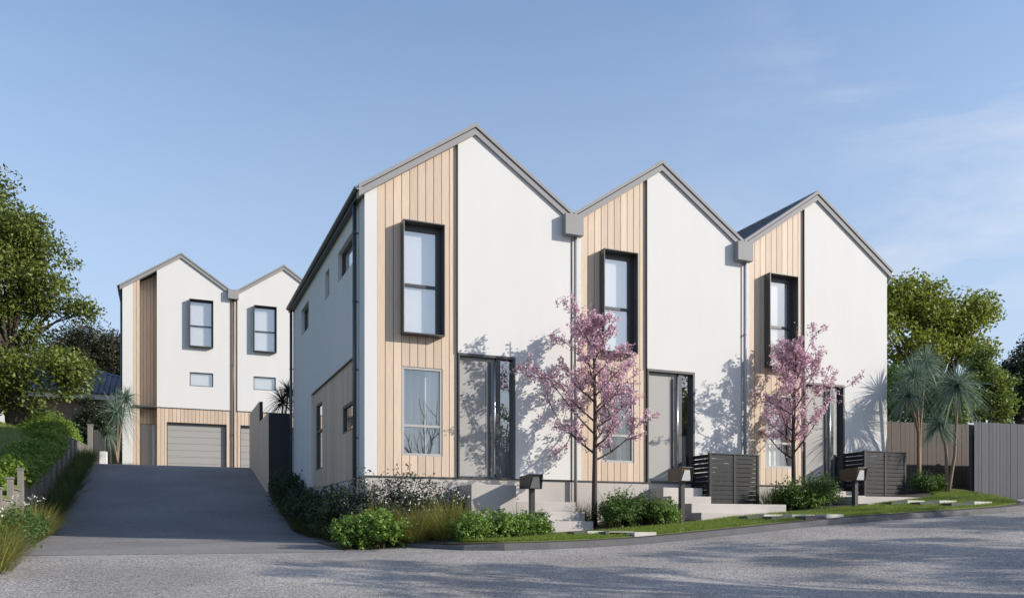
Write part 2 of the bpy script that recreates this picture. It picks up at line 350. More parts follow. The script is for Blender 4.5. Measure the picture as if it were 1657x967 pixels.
# kerb
def kerb(path, name, w=.24, h=.1):
    """kerb cross-section swept along the path, with a battered face"""
    V = []; F = []
    pts = []
    for a, b in zip(path[:-1], path[1:]):
        n = max(2, int(math.dist(a, b)/.3))
        pts += [(a[0]+(b[0]-a[0])*i/n, a[1]+(b[1]-a[1])*i/n) for i in range(n)]
    pts.append(path[-1])
    for i, p in enumerate(pts):
        q0 = pts[max(i-1, 0)]; q1 = pts[min(i+1, len(pts)-1)]; tx, ty = q1[0]-q0[0], q1[1]-q0[1]; l = math.hypot(tx, ty); nx, ny = -ty/l, tx/l
        zr = float(h_road(p[0], min(p[1], 13.6)))
        if p[0] < 4.6: zr = float(dd(max(p[1], 11.5)))*(1-(p[0]-3.35)/1.25)+(float(kk(p[0])))*((p[0]-3.35)/1.25)
        prof = [(-.005,-.15),(-.0,.015),(.022,h-.012),(.035,h+.002),(w,h+.006),(w+.005,-.1)]
        V += [(p[0]+nx*d, p[1]+ny*d, zr+z) for d, z in prof]
    k = 6
    for i in range(len(pts)-1):
        for j in range(k-1): F.append((i*k+j, (i+1)*k+j, (i+1)*k+j+1, i*k+j+1))
    F += [tuple(range(k)), tuple(range((len(pts)-1)*k, len(pts)*k))[::-1]]
    mb = MB(); mb.add(V, F); return mb.build(name, 'kerb', None)
tag(kerb(KERB, 'kerb'), kind='structure')

# ------------------------------------------------------------------ building helpers
def cells(mb, u0, u1, zb, top, holes, d0, d1, axis='x', brk=()):
    bs = sorted({u0, u1, *[b for b in brk if u0 < b < u1], *[h[0] for h in holes if u0 < h[0] < u1], *[h[1] for h in holes if u0 < h[1] < u1]})
    for a, b in zip(bs[:-1], bs[1:]):
        m = (a+b)/2; z = zb
        for h in sorted([h for h in holes if h[0] < m < h[1]], key=lambda q: q[2]):
            if h[2] > z+1e-4: mb.prism([(a, z), (b, z), (b, h[2]), (a, h[2])], d0, d1, axis)
            z = max(z, h[3])
        ta, tb = top(a), top(b)
        if min(ta, tb) > z+1e-4: mb.prism([(a, z), (b, z), (b, tb), (a, ta)], d0, d1, axis)
def cladding(name, parent, u0, u1, zb, top, holes, d0, d1, axis='x', pitch=.156, brk=(), mat='timber'):
    mb = MB(); n = max(1, round((u1-u0)/pitch)); p = (u1-u0)/n
    for i in range(n): cells(mb, u0+i*p+.006, u0+(i+1)*p-.006, zb, top, holes, d0, d1, axis, brk)
    o = mb.build(name, mat, parent)
    g = MB(); e = (d1-d0)*.75
    cells(g, u0, u1, zb, top, holes, d0+e, d1+(d1-d0)*.2, axis, brk); g.build('shadow_gap', 'gap', o)
    return o
def quad(axis, u0, u1, z0, z1, d):
    return [(u0,d,z0),(u1,d,z0),(u1,d,z1),(u0,d,z1)] if axis == 'x' else [(d,u0,z0),(d,u1,z0),(d,u1,z1),(d,u0,z1)]
def pbox(mb, axis, u0, u1, d0, d1, z0, z1):
    if axis == 'x': mb.box(u0, u1, min(d0,d1), max(d0,d1), z0, z1)
    else: mb.box(min(d0,d1), max(d0,d1), u0, u1, z0, z1)
def curtain(parent, axis, u0, u1, z0, z1, d, name='curtain', mat='curtain', amp=.025, seed=0):
    n = max(12, int((u1-u0)/.02)); V = []; F = []; rnd = random.Random(seed)
    ph = rnd.random()*6; fr = 2*math.pi/(.10+.03*rnd.random())
    for i in range(n+1):
        u = u0+(u1-u0)*i/n; dd_ = d+amp*math.sin(u*fr+ph+1.3*math.sin(u*7+ph))
        V += [(u, dd_, z0), (u, dd_, z1)] if axis == 'x' else [(dd_, u, z0), (dd_, u, z1)]
    F = [(2*i, 2*i+2, 2*i+3, 2*i+1) for i in range(n)]
    mb = MB(); mb.add(V, F); return mb.build(name, mat, parent, True)
def window(parent, u0, u1, z0, z1, d, axis='x', bar=None, fm='frame', fw=.045, gm='glass', cover='curtain', name='window', seed=0, vbar=None, dep=.07):
    """aluminium window let into the wall at depth d (inward is +): frame with pane and curtain"""
    mb = MB()
    pbox(mb, axis, u0, u1, d, d+dep, z0, z0+fw); pbox(mb, axis, u0, u1, d, d+dep, z1-fw, z1)
    pbox(mb, axis, u0, u0+fw, d, d+dep, z0+fw, z1-fw); pbox(mb, axis, u1-fw, u1, d, d+dep, z0+fw, z1-fw)
    if bar: pbox(mb, axis, u0+fw, u1-fw, d+.006, d+dep-.01, bar-.025, bar+.025)
    if vbar: pbox(mb, axis, vbar-.02, vbar+.02, d+.008, d+dep-.012, z0+fw, z1-fw)
    f = mb.build(name, fm, parent, bevel=.004)
    g = MB(); g.add(quad(axis, u0+fw*.6, u1-fw*.6, z0+fw*.6, z1-fw*.6, d+dep*.55), [(0,1,2,3)]); g.build('pane', gm, f)
    if cover == 'curtain': curtain(f, axis, u0+.02, u1-.02, z0+.02, z1-.01, d+.2, seed=seed)
    elif cover == 'part':
        w = u1-u0; curtain(f, axis, u0+w*.62, u1-.01, z0+.02, z1, d+.17, seed=seed, mat='blind')
        curtain(f, axis, u0-.3, u1+.3, z0-.05, z1, d+.75, seed=seed+3)
    elif cover == 'near':
        b = MB(); pbox(b, axis, u0+.01, u1-.01, d+dep+.01, d+dep+.02, z0+.01, z1-.01); b.build('blind', 'curtain', f)
    elif cover == 'blind':
        b = MB(); pbox(b, axis, u0+.01, u1-.01, d+.12, d+.13, z0+.01, z1-.01); b.build('blind', 'blind', f)
    return f
def box_window(parent, u0, u1, z0, z1, F, p=.2, axis='x', seed=0, rt=.10, tp=.11):
    """deep metal surround standing proud of the wall, window set back in it"""
    mb = MB(); th = .022
    mb.box(u0, u1, F-p, F+.06, z1-th, z1); mb.box(u0, u1, F-p, F+.06, z0, z0+th)
    mb.box(u0, u0+th, F-p, F+.06, z0+th, z1-th); mb.box(u1-th, u1, F-p, F+.06, z0+th, z1-th)
    s = mb.build('box_window', 'bronze', parent, bevel=.003)
    w = MB(); a0, a1, b0, b1 = u0+th, u1-th, z0+th, z1-th; fw = .05; d = F-.0
    w.box(a0, a1, d, d+.055, b0, b0+fw); w.box(a0, a1, d, d+.055, b1-tp, b1); w.box(a0, a0+.03, d, d+.055, b0+fw, b1-tp); w.box(a1-rt, a1, d, d+.055, b0+fw, b1-tp)
    bz = b0+(b1-b0)*.45; w.box(a0+.03, a1-rt, d+.008, d+.045, bz-.03, bz+.03)
    w.build('frame', 'frame', s, bevel=.003)
    g = MB(); g.add(quad('x', a0+.02, a1-rt*.5, b0+.03, b1-.04, d+.03), [(0,1,2,3)]); g.build('pane', 'upper_glass', s)
    bl = MB(); bl.box(a0+.03, a1-.05, d+.058, d+.066, b0+.04, b1-.06); bl.build('blind', 'curtain', s)
    return s
def downpipe(parent, x, y, z0, z1, r=.04, mat='pipe', brackets=(), wall=(0, 1), name='downpipe'):
    mb = MB(); mb.tube([(x, y, z0), (x, y, z1)], [r, r], 12); o = mb.build(name, mat, parent, True)
    for z in brackets:
        b = MB(); b.tube([(x, y, z-.015), (x, y, z+.015)], [r+.008]*2, 12); b.box(x-.012+wall[0]*.0, x+.012+wall[0]*.08, y-.012, y+.012+wall[1]*.08, z-.012, z+.012); b.build('bracket', mat, o)
    return o
SL = .672
def gable_roof(parent, xc, lh, rh, F, back, zpk, lo=.0, ro=.0, front=.09):
    """rake fascia, cap and standing-seam roof; lh/rh = half widths, lo/ro = eave overhang"""
    zt = lambda x: zpk-SL*abs(x-xc)
    a, b = xc-lh-lo, xc+rh+ro
    f = MB()
    f.prism([(a, zt(a)), (xc, zpk), (xc, zpk+.125), (a, zt(a)+.125)], F-front, F+.12); f.prism([(xc, zpk), (b, zt(b)), (b, zt(b)+.125), (xc, zpk+.125)], F-front, F+.12)
    fo = f.build('rake_fascia', 'fascia', parent)
    c = MB()
    c.prism([(a-.01, zt(a)+.135), (xc, zpk+.142), (xc, zpk+.215), (a-.01, zt(a)+.208)], F-front-.022, F+.12); c.prism([(xc, zpk+.142), (b+.01, zt(b)+.135), (b+.01, zt(b)+.208), (xc, zpk+.215)], F-front-.022, F+.12)
    c.build('verge_cap', 'fascia', fo)
    r = MB(); g = .10
    r.prism([(a, zt(a)+.06), (xc, zpk+.06), (xc, zpk+.20), (a, zt(a)+.20)], F+.121, back+.1); r.prism([(xc, zpk+.06), (b, zt(b)+.06), (b, zt(b)+.20), (xc, zpk+.20)], F+.121, back+.1)
    y = F+.4
    while y < back:
        r.prism([(a, zt(a)+.19), (xc-.03, zpk+.17), (xc-.03, zpk+.205), (a, zt(a)+.228)], y, y+.03); r.prism([(xc+.03, zpk+.17), (b, zt(b)+.19), (b, zt(b)+.228), (xc+.03, zpk+.205)], y, y+.03); y += .42
    ro_ = r.build('roof', 'roof', parent)
    k = MB(); k.prism([(xc-.13, zt(xc-.13)+.203), (xc, zpk+.203), (xc+.13, zt(xc+.13)+.203), (xc+.13, zt(xc+.13)+.225), (xc, zpk+.232), (xc-.13, zt(xc-.13)+.225)], F-.1, back+.1); k.build('ridge_cap', 'fascia', ro_)
    return zt
def gutter(parent, x, y0, y1, z, mat='darkpipe'):
    mb = MB(); V = []; n = 8
    for y in (y0, y1):
        for r in (.066, .060):
            for i in range(n+1):
                q = math.pi*(1+i/n); V.append((x+r*math.cos(q), y, z+r*math.sin(q)))
    k = n+1; F = []
    for i in range(n): F += [(i, i+1, 2*k+i+1, 2*k+i), (k+i, 3*k+i, 3*k+i+1, k+i+1)]
    F += [(0, 2*k, 3*k, k), (n, k+n, 3*k+n, 2*k+n), tuple(range(k))[::-1]]
    mb.add(V, F); o = mb.build('gutter', mat, parent)
    e = MB(); e.prism([(x+.066*math.cos(math.pi*(1+i/n)), z+.066*math.sin(math.pi*(1+i/n))) for i in range(n+1)], y0-.012, y0-.001); e.build('end_cap', 'plate', o)
    return o

# ------------------------------------------------------------------ the three street houses
FY, BACK, FL, ZPK = 15.36, 24.6, .96, 7.62
HOUSES = [('white gabled townhouse with black letterbox at its steps and a visible shaded side wall', 3.44, 5.60, 7.725),
          ('white gabled townhouse standing between two identical neighbours, valley rainwater box on both sides', 7.725, 9.85, 11.975),
          ('white gabled townhouse at the end beside the tall trees and brown fence', 11.975, 14.10, 16.30)]
for hi, (lab, x0, xc, x1) in enumerate(HOUSES):
    H = thing('terraced_house', lab, 'house', (xc, FY, .1), 'gabled townhouses along the street')
    zt = lambda x, xc=xc: ZPK-SL*abs(x-xc)
    ztw = lambda x, xc=xc: ZPK-SL*abs(x-xc)+.035
    xcl = xc-1.925 if hi == 0 else xc-1.90; xp = xc-.345
    lowwin = (xc-1.45, xc-.645, 1.35, 3.035); hood = (xc-1.475, xc-.655, 3.62, 5.74); doorh = (xp, xp+1.205, .96, 3.37)
    # timber cladding on the gable
    cl = cladding('timber_cladding', H, xcl, xp-.004, FL, zt, [lowwin, (hood[0]+.02, hood[1]-.02, hood[2]+.02, hood[3]-.02)], FY, FY+.025, 'x', .156)
    # white walls: proud panel, corner strip, backing wall, side walls, back
    w = MB()
    cells(w, xp, x1-(.035 if hi < 2 else 0), FL, ztw, [doorh], FY-.045, FY+.2, 'x', (xc,))
    cells(w, x0, xcl, FL, ztw, [], FY-.008, FY+.2, 'x')
    cells(w, xcl, xp, FL, ztw, [lowwin, (hood[0]+.02, hood[1]-.02, hood[2]+.02, hood[3]-.02)], FY+.032, FY+.2, 'x')
    side_holes = []
    if hi == 0:
        up = [(21.8,23.05,5.13,5.83), (18.93,19.45,5.2,5.83), (16.2,17.92,5.2,5.83)]
        rec = (16.29, 21.41, FL, 3.35); lowh = [(20.15,21.03,1.39,3.01), (16.36,17.70,1.95,2.53)]
        cells(w, FY+.2, BACK, FL, lambda y: 6.22, up+[rec], x0, x0+.2, 'y')
        cells(w, rec[0], rec[1], FL, lambda y: 3.35, lowh, x0+.10, x0+.2, 'y')
    else:
        w.box(x0+.02, x0+.15, FY+.2, BACK, FL, 6.22)
    w.box(x1-.2, x1, FY+.2, BACK, FL, 6.22) if hi == 2 else None
    cells(w, x0+(.2 if hi == 0 else .15), x1-(.2 if hi == 2 else 0), FL, zt, [], BACK-.2, BACK, 'x', (xc,))
    w.build('wall', 'white', H)
    rm = MB(); rm.box(x0+.21, x1-.21, FY+1.6, FY+1.7, FL, 6.1); rm.box(x0+.21, x1-.21, FY+.2, FY+1.6, 3.42, 3.55); rm.box(x0+.21, x1-.21, FY+.2, FY+1.6, FL-.1, FL)
    rm.build('interior_wall', 'interior', H)
    # concrete base
    pl = MB(); pl.box(x0+.02, x1-(0.0 if hi < 2 else .02), FY+.02, FY+.2, -.4, FL-.025)
    if hi == 0: pl.box(x0+.02, x0+.2, FY+.2, BACK, -.4, FL-.025)
    if hi == 2: pl.box(x1-.2, x1-.02, FY+.2, BACK, -.1, FL-.025)
    pl.build('concrete_base', 'concrete', H)
    tr = MB(); tr.box(x0-.004, x1-(.035 if hi < 2 else 0), FY-.005, FY+.03, FL-.025, FL-.001); tr.build('base_flashing', 'frame', H)
    # dark edge trim of the proud panel
    et = MB(); et.box(xp-.014, xp-.001, FY-.05, FY+.02, 3.37, zt(xp)-.005); et.build('panel_trim', 'frame', H)
    gable_roof(H, xc, xc-x0, x1-xc, FY, BACK, ZPK, .12 if hi == 0 else -.0, .12 if hi == 2 else -.0)
    # windows
    window(H, *lowwin, FY+.012, 'x', lowwin[2]+.57, 'greyframe', .05, 'low_glass' if hi == 0 else 'glass', ['part','part','curtain'][hi], seed=hi)
    box_window(H, *hood, FY, .2, seed=10+hi)
    # door set
    fr = MB(); dx0, dx1 = xp, xp+1.205; dF = FY-.05
    fr.box(dx0, dx1, dF, FY+.15, 3.315, 3.37); fr.box(dx0, dx0+.035, dF, FY+.15, FL, 3.315); fr.box(dx1-.05, dx1, dF, FY+.15, FL, 3.315)
    fr.box(xp+.80, xp+.895, FY-.01, FY+.14, FL, 3.315); fr.box(dx0+.035, dx1-.05, FY-.0, FY+.15, FL, FL+.03)
    D = fr.build('front_door', 'frame', H, bevel=.004)
    lf = MB(); lf.box(xp+.037, xp+.60, FY+.045, FY+.09, FL+.032, 3.312); lf.box(xp+.606, xp+.798, FY+.045, FY+.09, FL+.032, 3.312); lf.build('door_leaf', 'door', D, bevel=.003)
    st = MB(); st.box(xp+.655, xp+.715, FY+.038, FY+.047, FL+.04, 3.25); st.build('door_strip', 'frame', D)
    hd = MB(); hx = xp+.765; hd.tube([(hx, FY-.03, FL+.08), (hx, FY-.03, 3.24)], [.019]*2, 12)
    for hz in (FL+.3, 2.1, 3.0): hd.tube([(hx, FY-.03, hz), (hx, FY+.046, hz)], [.01]*2, 8)
    hd.build('handle', 'steel', D, True)
    sg = MB(); sg.add(quad('x', xp+.89, dx1-.045, FL+.03, 3.318, FY+.06), [(0,1,2,3)]); sg.build('sidelight', 'mirror_glass', D)
    curtain(D, 'x', xp+.88, dx1-.03, FL+.03, 2.0, FY+.22, 'sheer', 'curtain', .01, 30+hi)
    # rainwater box and downpipe in the valley on the right
    if hi < 2:
        hb = MB(); hb.box(x1-.235, x1+.175, FY-.21, FY-.052, 5.92, 6.335); rh = hb.build('rainwater_head', 'fascia', H, bevel=.004)
        zg = [.47, .47][hi]
        downpipe(H, x1+.055, FY-.075, .42 if hi == 0 else .5, 5.95, .035, 'pipe', (1.9, 4.3), (0, 1))
    if hi == 0:
        cladding('timber_cladding', H, rec[0]+.01, rec[1], FL, lambda y: 3.345, lowh, x0+.055, x0+.085, 'y', .115)
        tm = MB(); tm.box(x0+.004, x0+.09, rec[0], rec[1], 3.335, 3.349); tm.build('recess_trim', 'frame', H)
        for k, q in enumerate(up): window(H, *q, x0+.085, 'y', fm='frame', gm='upper_glass', cover='near', seed=k)
        window(H, *lowh[0], x0+.07, 'y', lowh[0][2]+.95, cover='blind', gm='mirror_glass'); window(H, *lowh[1], x0+.07, 'y', cover='near', gm='upper_glass')
        gutter(H, x0-.13, FY-.06, BACK+.05, 6.27)
        so = MB(); so.box(x0-.12, x0-.002, FY+.13, BACK, 6.17, 6.2); so.build('soffit', 'darkpipe', H)
        downpipe(H, x0-.075, FY+.52, .05, 6.2, .04, 'darkpipe', (1.7, 3.0, 4.3, 5.6), (1, 0)); downpipe(H, x0-.075, BACK-.12, .9, 6.2, .04, 'darkpipe', (2.5, 4.5), (1, 0))
    if hi == 2:
        gutter(H, x1+.17, FY+.0, BACK+.05, 6.24)

# ------------------------------------------------------------------ the two houses at the head of the driveway
GY, GB, GF, GPK = 38., 47., 2.13, 11.34
def rear_house(xc, m, label):
    H = thing('garage_house', label, 'house', (xc, GY, GF), 'three storey houses up the driveway')
    X = lambda a, b: (min(xc+m*a, xc+m*b), max(xc+m*a, xc+m*b))
    zt = lambda x: GPK-SL*abs(x-xc)
    ztw = lambda x: zt(x)+.035
    hood = (*X(.32, 1.28), 7.63, 9.63); sm = (*X(.34, 1.28), 5.98, 6.565); gar = (*X(-.56, 1.83), GF, 4.41)
    w = MB()
    cells(w, *X(-.94, 1.95), 5.02, ztw, [(hood[0]+.02, hood[1]-.02, hood[2]+.02, hood[3]-.02), sm], GY-.03, GY+.2, 'x', (xc,))
    cells(w, *X(-2.25, -1.85), GF, ztw, [], GY-.01, GY+.2, 'x')
    cells(w, *X(1.95, 2.11), GF, ztw, [], GY+.06, GY+.2, 'x')
    a, b = X(-2.25, -2.05); w.box(a, b, GY+.2, GB, GF, 10.0)
    a, b = X(-.94, -.86); w.box(a, b, GY+.2, GY+.6, 5.05, zt(xc+m*-.9))
    cells(w, *X(-2.05, 2.1), GF, zt, [], GB-.2, GB, 'x', (xc,))
    w.build('wall', 'white', H)
    cladding('timber_cladding', H, *X(-.94, 1.95), GF, lambda x: 5.0, [gar], GY, GY+.025, 'x', .15)
    cladding('timber_cladding', H, *X(1.955, 2.11), GF, zt, [], GY+.02, GY+.045, 'x', .15)
    cladding('timber_cladding', H, *X(-1.85, -1.60), GF, zt, [], GY-.005, GY+.02, 'x', .125)
    cladding('timber_cladding', H, *X(-1.60, -.94), 5.06, zt, [], GY+.5, GY+.525, 'x', .13)
    dr = (*X(-1.50, -1.06), GF, 4.36)
    cladding('timber_cladding', H, *X(-1.60, -.94), GF, lambda x: 4.98, [(*X(-1.58, -.98), GF, 4.36)], GY+.55, GY+.575, 'x', .13)
    bk = MB(); bk.box(*X(-1.85, -.86), GY+.6, GY+.7, GF, 10.4); a, b = X(-1.66, -1.60); bk.box(a, b, GY+.03, GY+.6, GF, 10.0); bk.build('recess_wall', 'timber', H)
    ca = MB(); a, b = X(-1.85, -.95); ca.box(a, b, GY-.12, GY+.6, 4.985, 5.05); ca.build('canopy', 'bronze', H)
    dl = MB(); dl.box(*X(-1.56, -1.18), GY+.56, GY+.6, GF, 4.34); D = dl.build('entry_door', 'door', H)
    sg = MB(); sg.box(*X(-1.15, -1.0), GY+.555, GY+.59, GF+.05, 4.32); sg.build('sidelight', 'plate', D)
    # garage door with horizontal panels
    gd = MB(); g0, g1 = gar[0]+.03, gar[1]-.03; n = 8
    for i in range(n):
        z = GF+.0+(4.37-GF)*i/n; gd.box(g0, g1, GY+.16, GY+.20, z+.004, z+(4.37-GF)/n-.004)
    G = gd.build('garage_door', 'garage', H, bevel=.004)
    gs = MB(); gs.box(g0, g1, GY+.201, GY+.23, GF, 4.38); gs.build('backing', 'pipe', G)
    gf = MB(); gf.box(gar[0], gar[1], GY+.03, GY+.23, 4.375, 4.41); gf.box(gar[0], gar[0]+.03, GY+.03, GY+.23, GF, 4.375); gf.box(gar[1]-.03, gar[1], GY+.03, GY+.23, GF, 4.375); gf.build('garage_frame', 'frame', H)
    fl = MB(); fl.box(*X(-.94, 1.95), GY-.034, GY+.02, 5.0, 5.018); fl.build('base_flashing', 'frame', H)
    gable_roof(H, xc, 2.25 if m > 0 else 2.11, 2.11 if m > 0 else 2.25, GY, GB, GPK, .1 if m > 0 else 0, 0 if m > 0 else .1)
    box_window(H, *hood, GY-.03, .2, seed=40+m, rt=.055, tp=.06)
    window(H, *sm, GY+.01, 'x', cover='near', seed=50+m, gm='upper_glass', fw=.035)
    rm = MB(); rm.box(*X(-.8, 2.05), GY+1.4, GY+1.5, GF, 10.); rm.build('interior_wall', 'interior', H)
    if m > 0:
        gutter(H, xc-2.40, GY-.05, GB, 9.97); downpipe(H, xc-2.30, GY+.3, GF, 9.95, .045, 'darkpipe', (4, 6, 8), (1, 0))
        hb = MB(); vx = xc+2.11; hb.box(vx-.24, vx+.2, GY-.23, GY-.052, 9.80, 10.2); hb.build('rainwater_head', 'fascia', H, bevel=.004)
        downpipe(H, vx-.01, GY-.06, GF, 9.85, .04, 'darkpipe', (4, 7), (0, 1))
rear_house(.687, 1, 'three storey white house with recessed timber entry at the head of the driveway')
rear_house(4.905, -1, 'three storey white house partly hidden behind the shaded townhouse wall')

# ------------------------------------------------------------------ entry landings, steps and low walls
mb = MB(); mb.box(5.19, 6.08, 14.38, 15.375, -.3, .78); o = mb.build('concrete_landing', 'concrete', None, bevel=.006); tag(o, 'pale concrete block landing below the door behind the black letterbox', 'landing')
mb = MB(); xs0, xs1 = 6.47, 7.32
for y, z in ((14.38,.475),(14.0,.28),(13.7,.105)): pass
mb.box(6.085, 7.32, 14.38, 15.375, -.3, .475); mb.box(xs0, 7.325, 14.0, 14.379, -.3, .28); mb.box(xs0+.002, 7.33, 13.68, 13.999, -.35, .105)
o = mb.build('concrete_steps', 'concrete', None, bevel=.006); tag(o, 'pale concrete steps between the black letterbox and the first pink blossom tree', 'steps')
for i, (lab, dz, cut) in enumerate((('stepped concrete entry and low wall carrying the slatted screen beside the middle door', 0, 0), ('low concrete entry wall under the slatted screen of the end house', .2, 1))):
    o_ = 4.25*i; mb = MB(); X0, X1 = 9.6+o_, 11.94+o_
    b = [(.823, 14.85), (.635+dz*.4, 14.55), (.465+dz, 14.18)]
    mb.box(X0, 10.58+o_, b[0][1], 15.375, -.2, b[0][0]); mb.box(X0+.001, 10.58+o_, b[1][1], b[0][1]-.001, -.2, b[1][0])
    mb.box(X0+.002, X1, 13.84, b[1][1]-.001, -.2, b[2][0]); mb.box(10.581+o_, X1-.001, b[1][1], 15.375, -.2, b[2][0]-.002)
    mb.box(X0+.003, X1-.004 if not cut else X0+1.1, 13.52, 13.839, -.2, .28+dz if not cut else .40) if not cut else mb.box(X0+.003, X0+.9, 13.52, 13.839, -.1, .50)
    if not cut: mb.box(X0+.004, 10.5+o_, 13.2, 13.519, -.2, .115) if False else None
    o = mb.build('concrete_steps', 'concrete', None, bevel=.006); tag(o, lab, 'steps')

# slatted bin screens
def bin_screen(loc, label):
    T = thing('bin_screen', label, 'screen', loc, 'slatted bin screens beside the entries')
    x, y, z = loc; W, Dp, Hh = 1.30, .66, 1.07
    for px, py in ((0,0),(W*.5-.03,0),(W-.06,0),(0,Dp-.05),(W-.06,Dp-.05)):
        p = MB(); p.box(x+px, x+px+.06, y+py, y+py+.05, z, z+Hh); p.build('post', 'screenpost', T, bevel=.003)
    n = 11; h = (Hh-.02)/n
    for a, b in ((.062, W*.5-.032), (W*.5+.032, W-.062)):
        s = MB()
        for k in range(n): s.box(x+a, x+b, y+.012, y+.034, z+.02+k*h+.008, z+.02+(k+1)*h-.002)
        s.build('front_slats', 'screen', T, bevel=.002)
    for sx_ in (.014, W-.04):
        s = MB()
        for k in range(n): s.box(x+sx_, x+sx_+.022, y+.052, y+Dp-.052, z+.02+k*h+.018, z+.02+(k+1)*h)
        s.build('side_slats', 'screen', T)
    s = MB(); s.box(x-.004, x+W+.004, y-.006, y+.056, z+Hh, z+Hh+.02); s.build('top_rail', 'screenpost', T)
    return T
T1 = bin_screen((10.62, 14.66, .47), 'charcoal slatted bin screen on the concrete wall right of the middle door')
T2 = copy_tree(T1); T2.location = (14.87, 14.62, .668); T2['label'] = 'charcoal slatted bin screen on the low wall in front of the brown fence'

# letterboxes
def letterbox(loc, zg, body, label):
    x, y, z = loc; T = thing('letterbox', label, 'letterbox', (x, y, zg), 'letterboxes on posts')
    b = MB(); w, l, h = .245, .48, .27
    # body with outward-raked front under a hood
    b.prism([(y+.05, z), (y+l, z+.015), (y+l, z+h-.03), (y, z+h), (y-.02, z+h), (y-.02, z+h-.02), (y+.0, z+h-.02)], x, x+w, 'y')
    B = b.build('box', body, T, bevel=.004)
    p = MB(); p.add([(x+.065, y+.0, z+h-.06), (x+w-.065, y+.0, z+h-.06), (x+w-.02, y+.043, z+.012), (x+.02, y+.043, z+.012)], [(3,2,1,0)])
    p.v = [(a, c-.006, d) for a, c, d in p.v]; n = len(p.v); p.v += [(a, c+.004, d) for a, c, d in p.v]; p.f += [(4,5,6,7),(0,1,5,4),(1,2,6,5),(2,3,7,6),(3,0,4,7)]
    p.build('front_flap', 'darkplate' if body == 'boxblack' else 'plate', T)
    for s in (0, 1):
        sd = MB(); a = x-.006 if s == 0 else x+w
        sd.prism([(y+.02, z+.0), (y+.05, z), (y+.0, z+h), (y-.035, z+h)], a, a+.006, 'y')
        sd.build('hood_cheek', body, T)
    q = MB(); q.box(x+w/2-.045, x+w/2+.045, y+.14, y+.23, zg-.1, z+.004); q.build('post', body if body == 'boxblack' else 'boxblack', T, bevel=.004)
    return T
letterbox((6.10, 13.80, .69), -.1, 'boxblack', 'black letterbox on a post beside the pale steps and bright green bushes')
letterbox((9.06, 13.38, .87), .05, 'boxbrown', 'brown letterbox on a dark post in front of the middle door steps')
letterbox((13.3, 13.27, .97), .28, 'boxbrown', 'brown letterbox on a dark post beside the end house screen')

# stepping pavers across the verge; dark slabs stand in for shadow strips beside them
for px0, px1, py, Y, lab, dark_ in [(944,972,866,12.75,'pale paver at the foot of the pale steps',0),(979,1020,868,12.3,'second pale paver from the pale steps toward the kerb',0),(1019,1056,872,11.85,'pale paver at the kerb nearest the first blossom tree',0),
        (1228,1264,844,12.85,'pale paver nearest the middle house low wall',0),(1273,1312,848,12.35,'middle pale paver of the three right of the brown letterbox',0),(1328,1358,852,11.85,'pale paver at the kerb below the second blossom tree',0),
        (1460,1489,816,13.25,'pale paver nearest the end house low wall',0),(1511,1540,819,12.8,'middle pale paver of the three near the cordylines',0),(1567,1597,823,12.2,'pale paver at the kerb below the blue grey fence',0),
        (922,943,866,12.75,'shadow strip slab tucked beside the pale steps',1),(973,1017,872,12.3,'shadow strip slab below the first blossom tree',1),(1201,1227,844,12.85,'shadow strip slab nearest the middle house low wall',1),(1240,1272,848,12.35,'shadow strip slab between two pale pavers right of the brown letterbox',1),
        (1294,1326,852,11.85,'shadow strip slab at the kerb below the second blossom tree',1),(1434,1459,816,13.25,'shadow strip slab nearest the end house low wall',1),(1480,1510,819,12.8,'shadow strip slab in the middle of the row near the cordylines',1),(1530,1566,823,12.2,'shadow strip slab at the kerb below the blue grey fence',1)]:
    a, b_ = at(px0, py, Y), at(px1, py, Y); xa, xb_ = a.x+.01, b_.x-.01; z = float(h_verge((xa+xb_)/2, Y))
    mb = MB(); mb.box(xa, xb_, Y-.13, Y+.13, z-.05, z+.05); o = mb.build('stepping_paver', 'shadowslab' if dark_ else 'paver', None, bevel=.006)
    tag(o, lab, 'paver', 'stepping pavers across the verge')

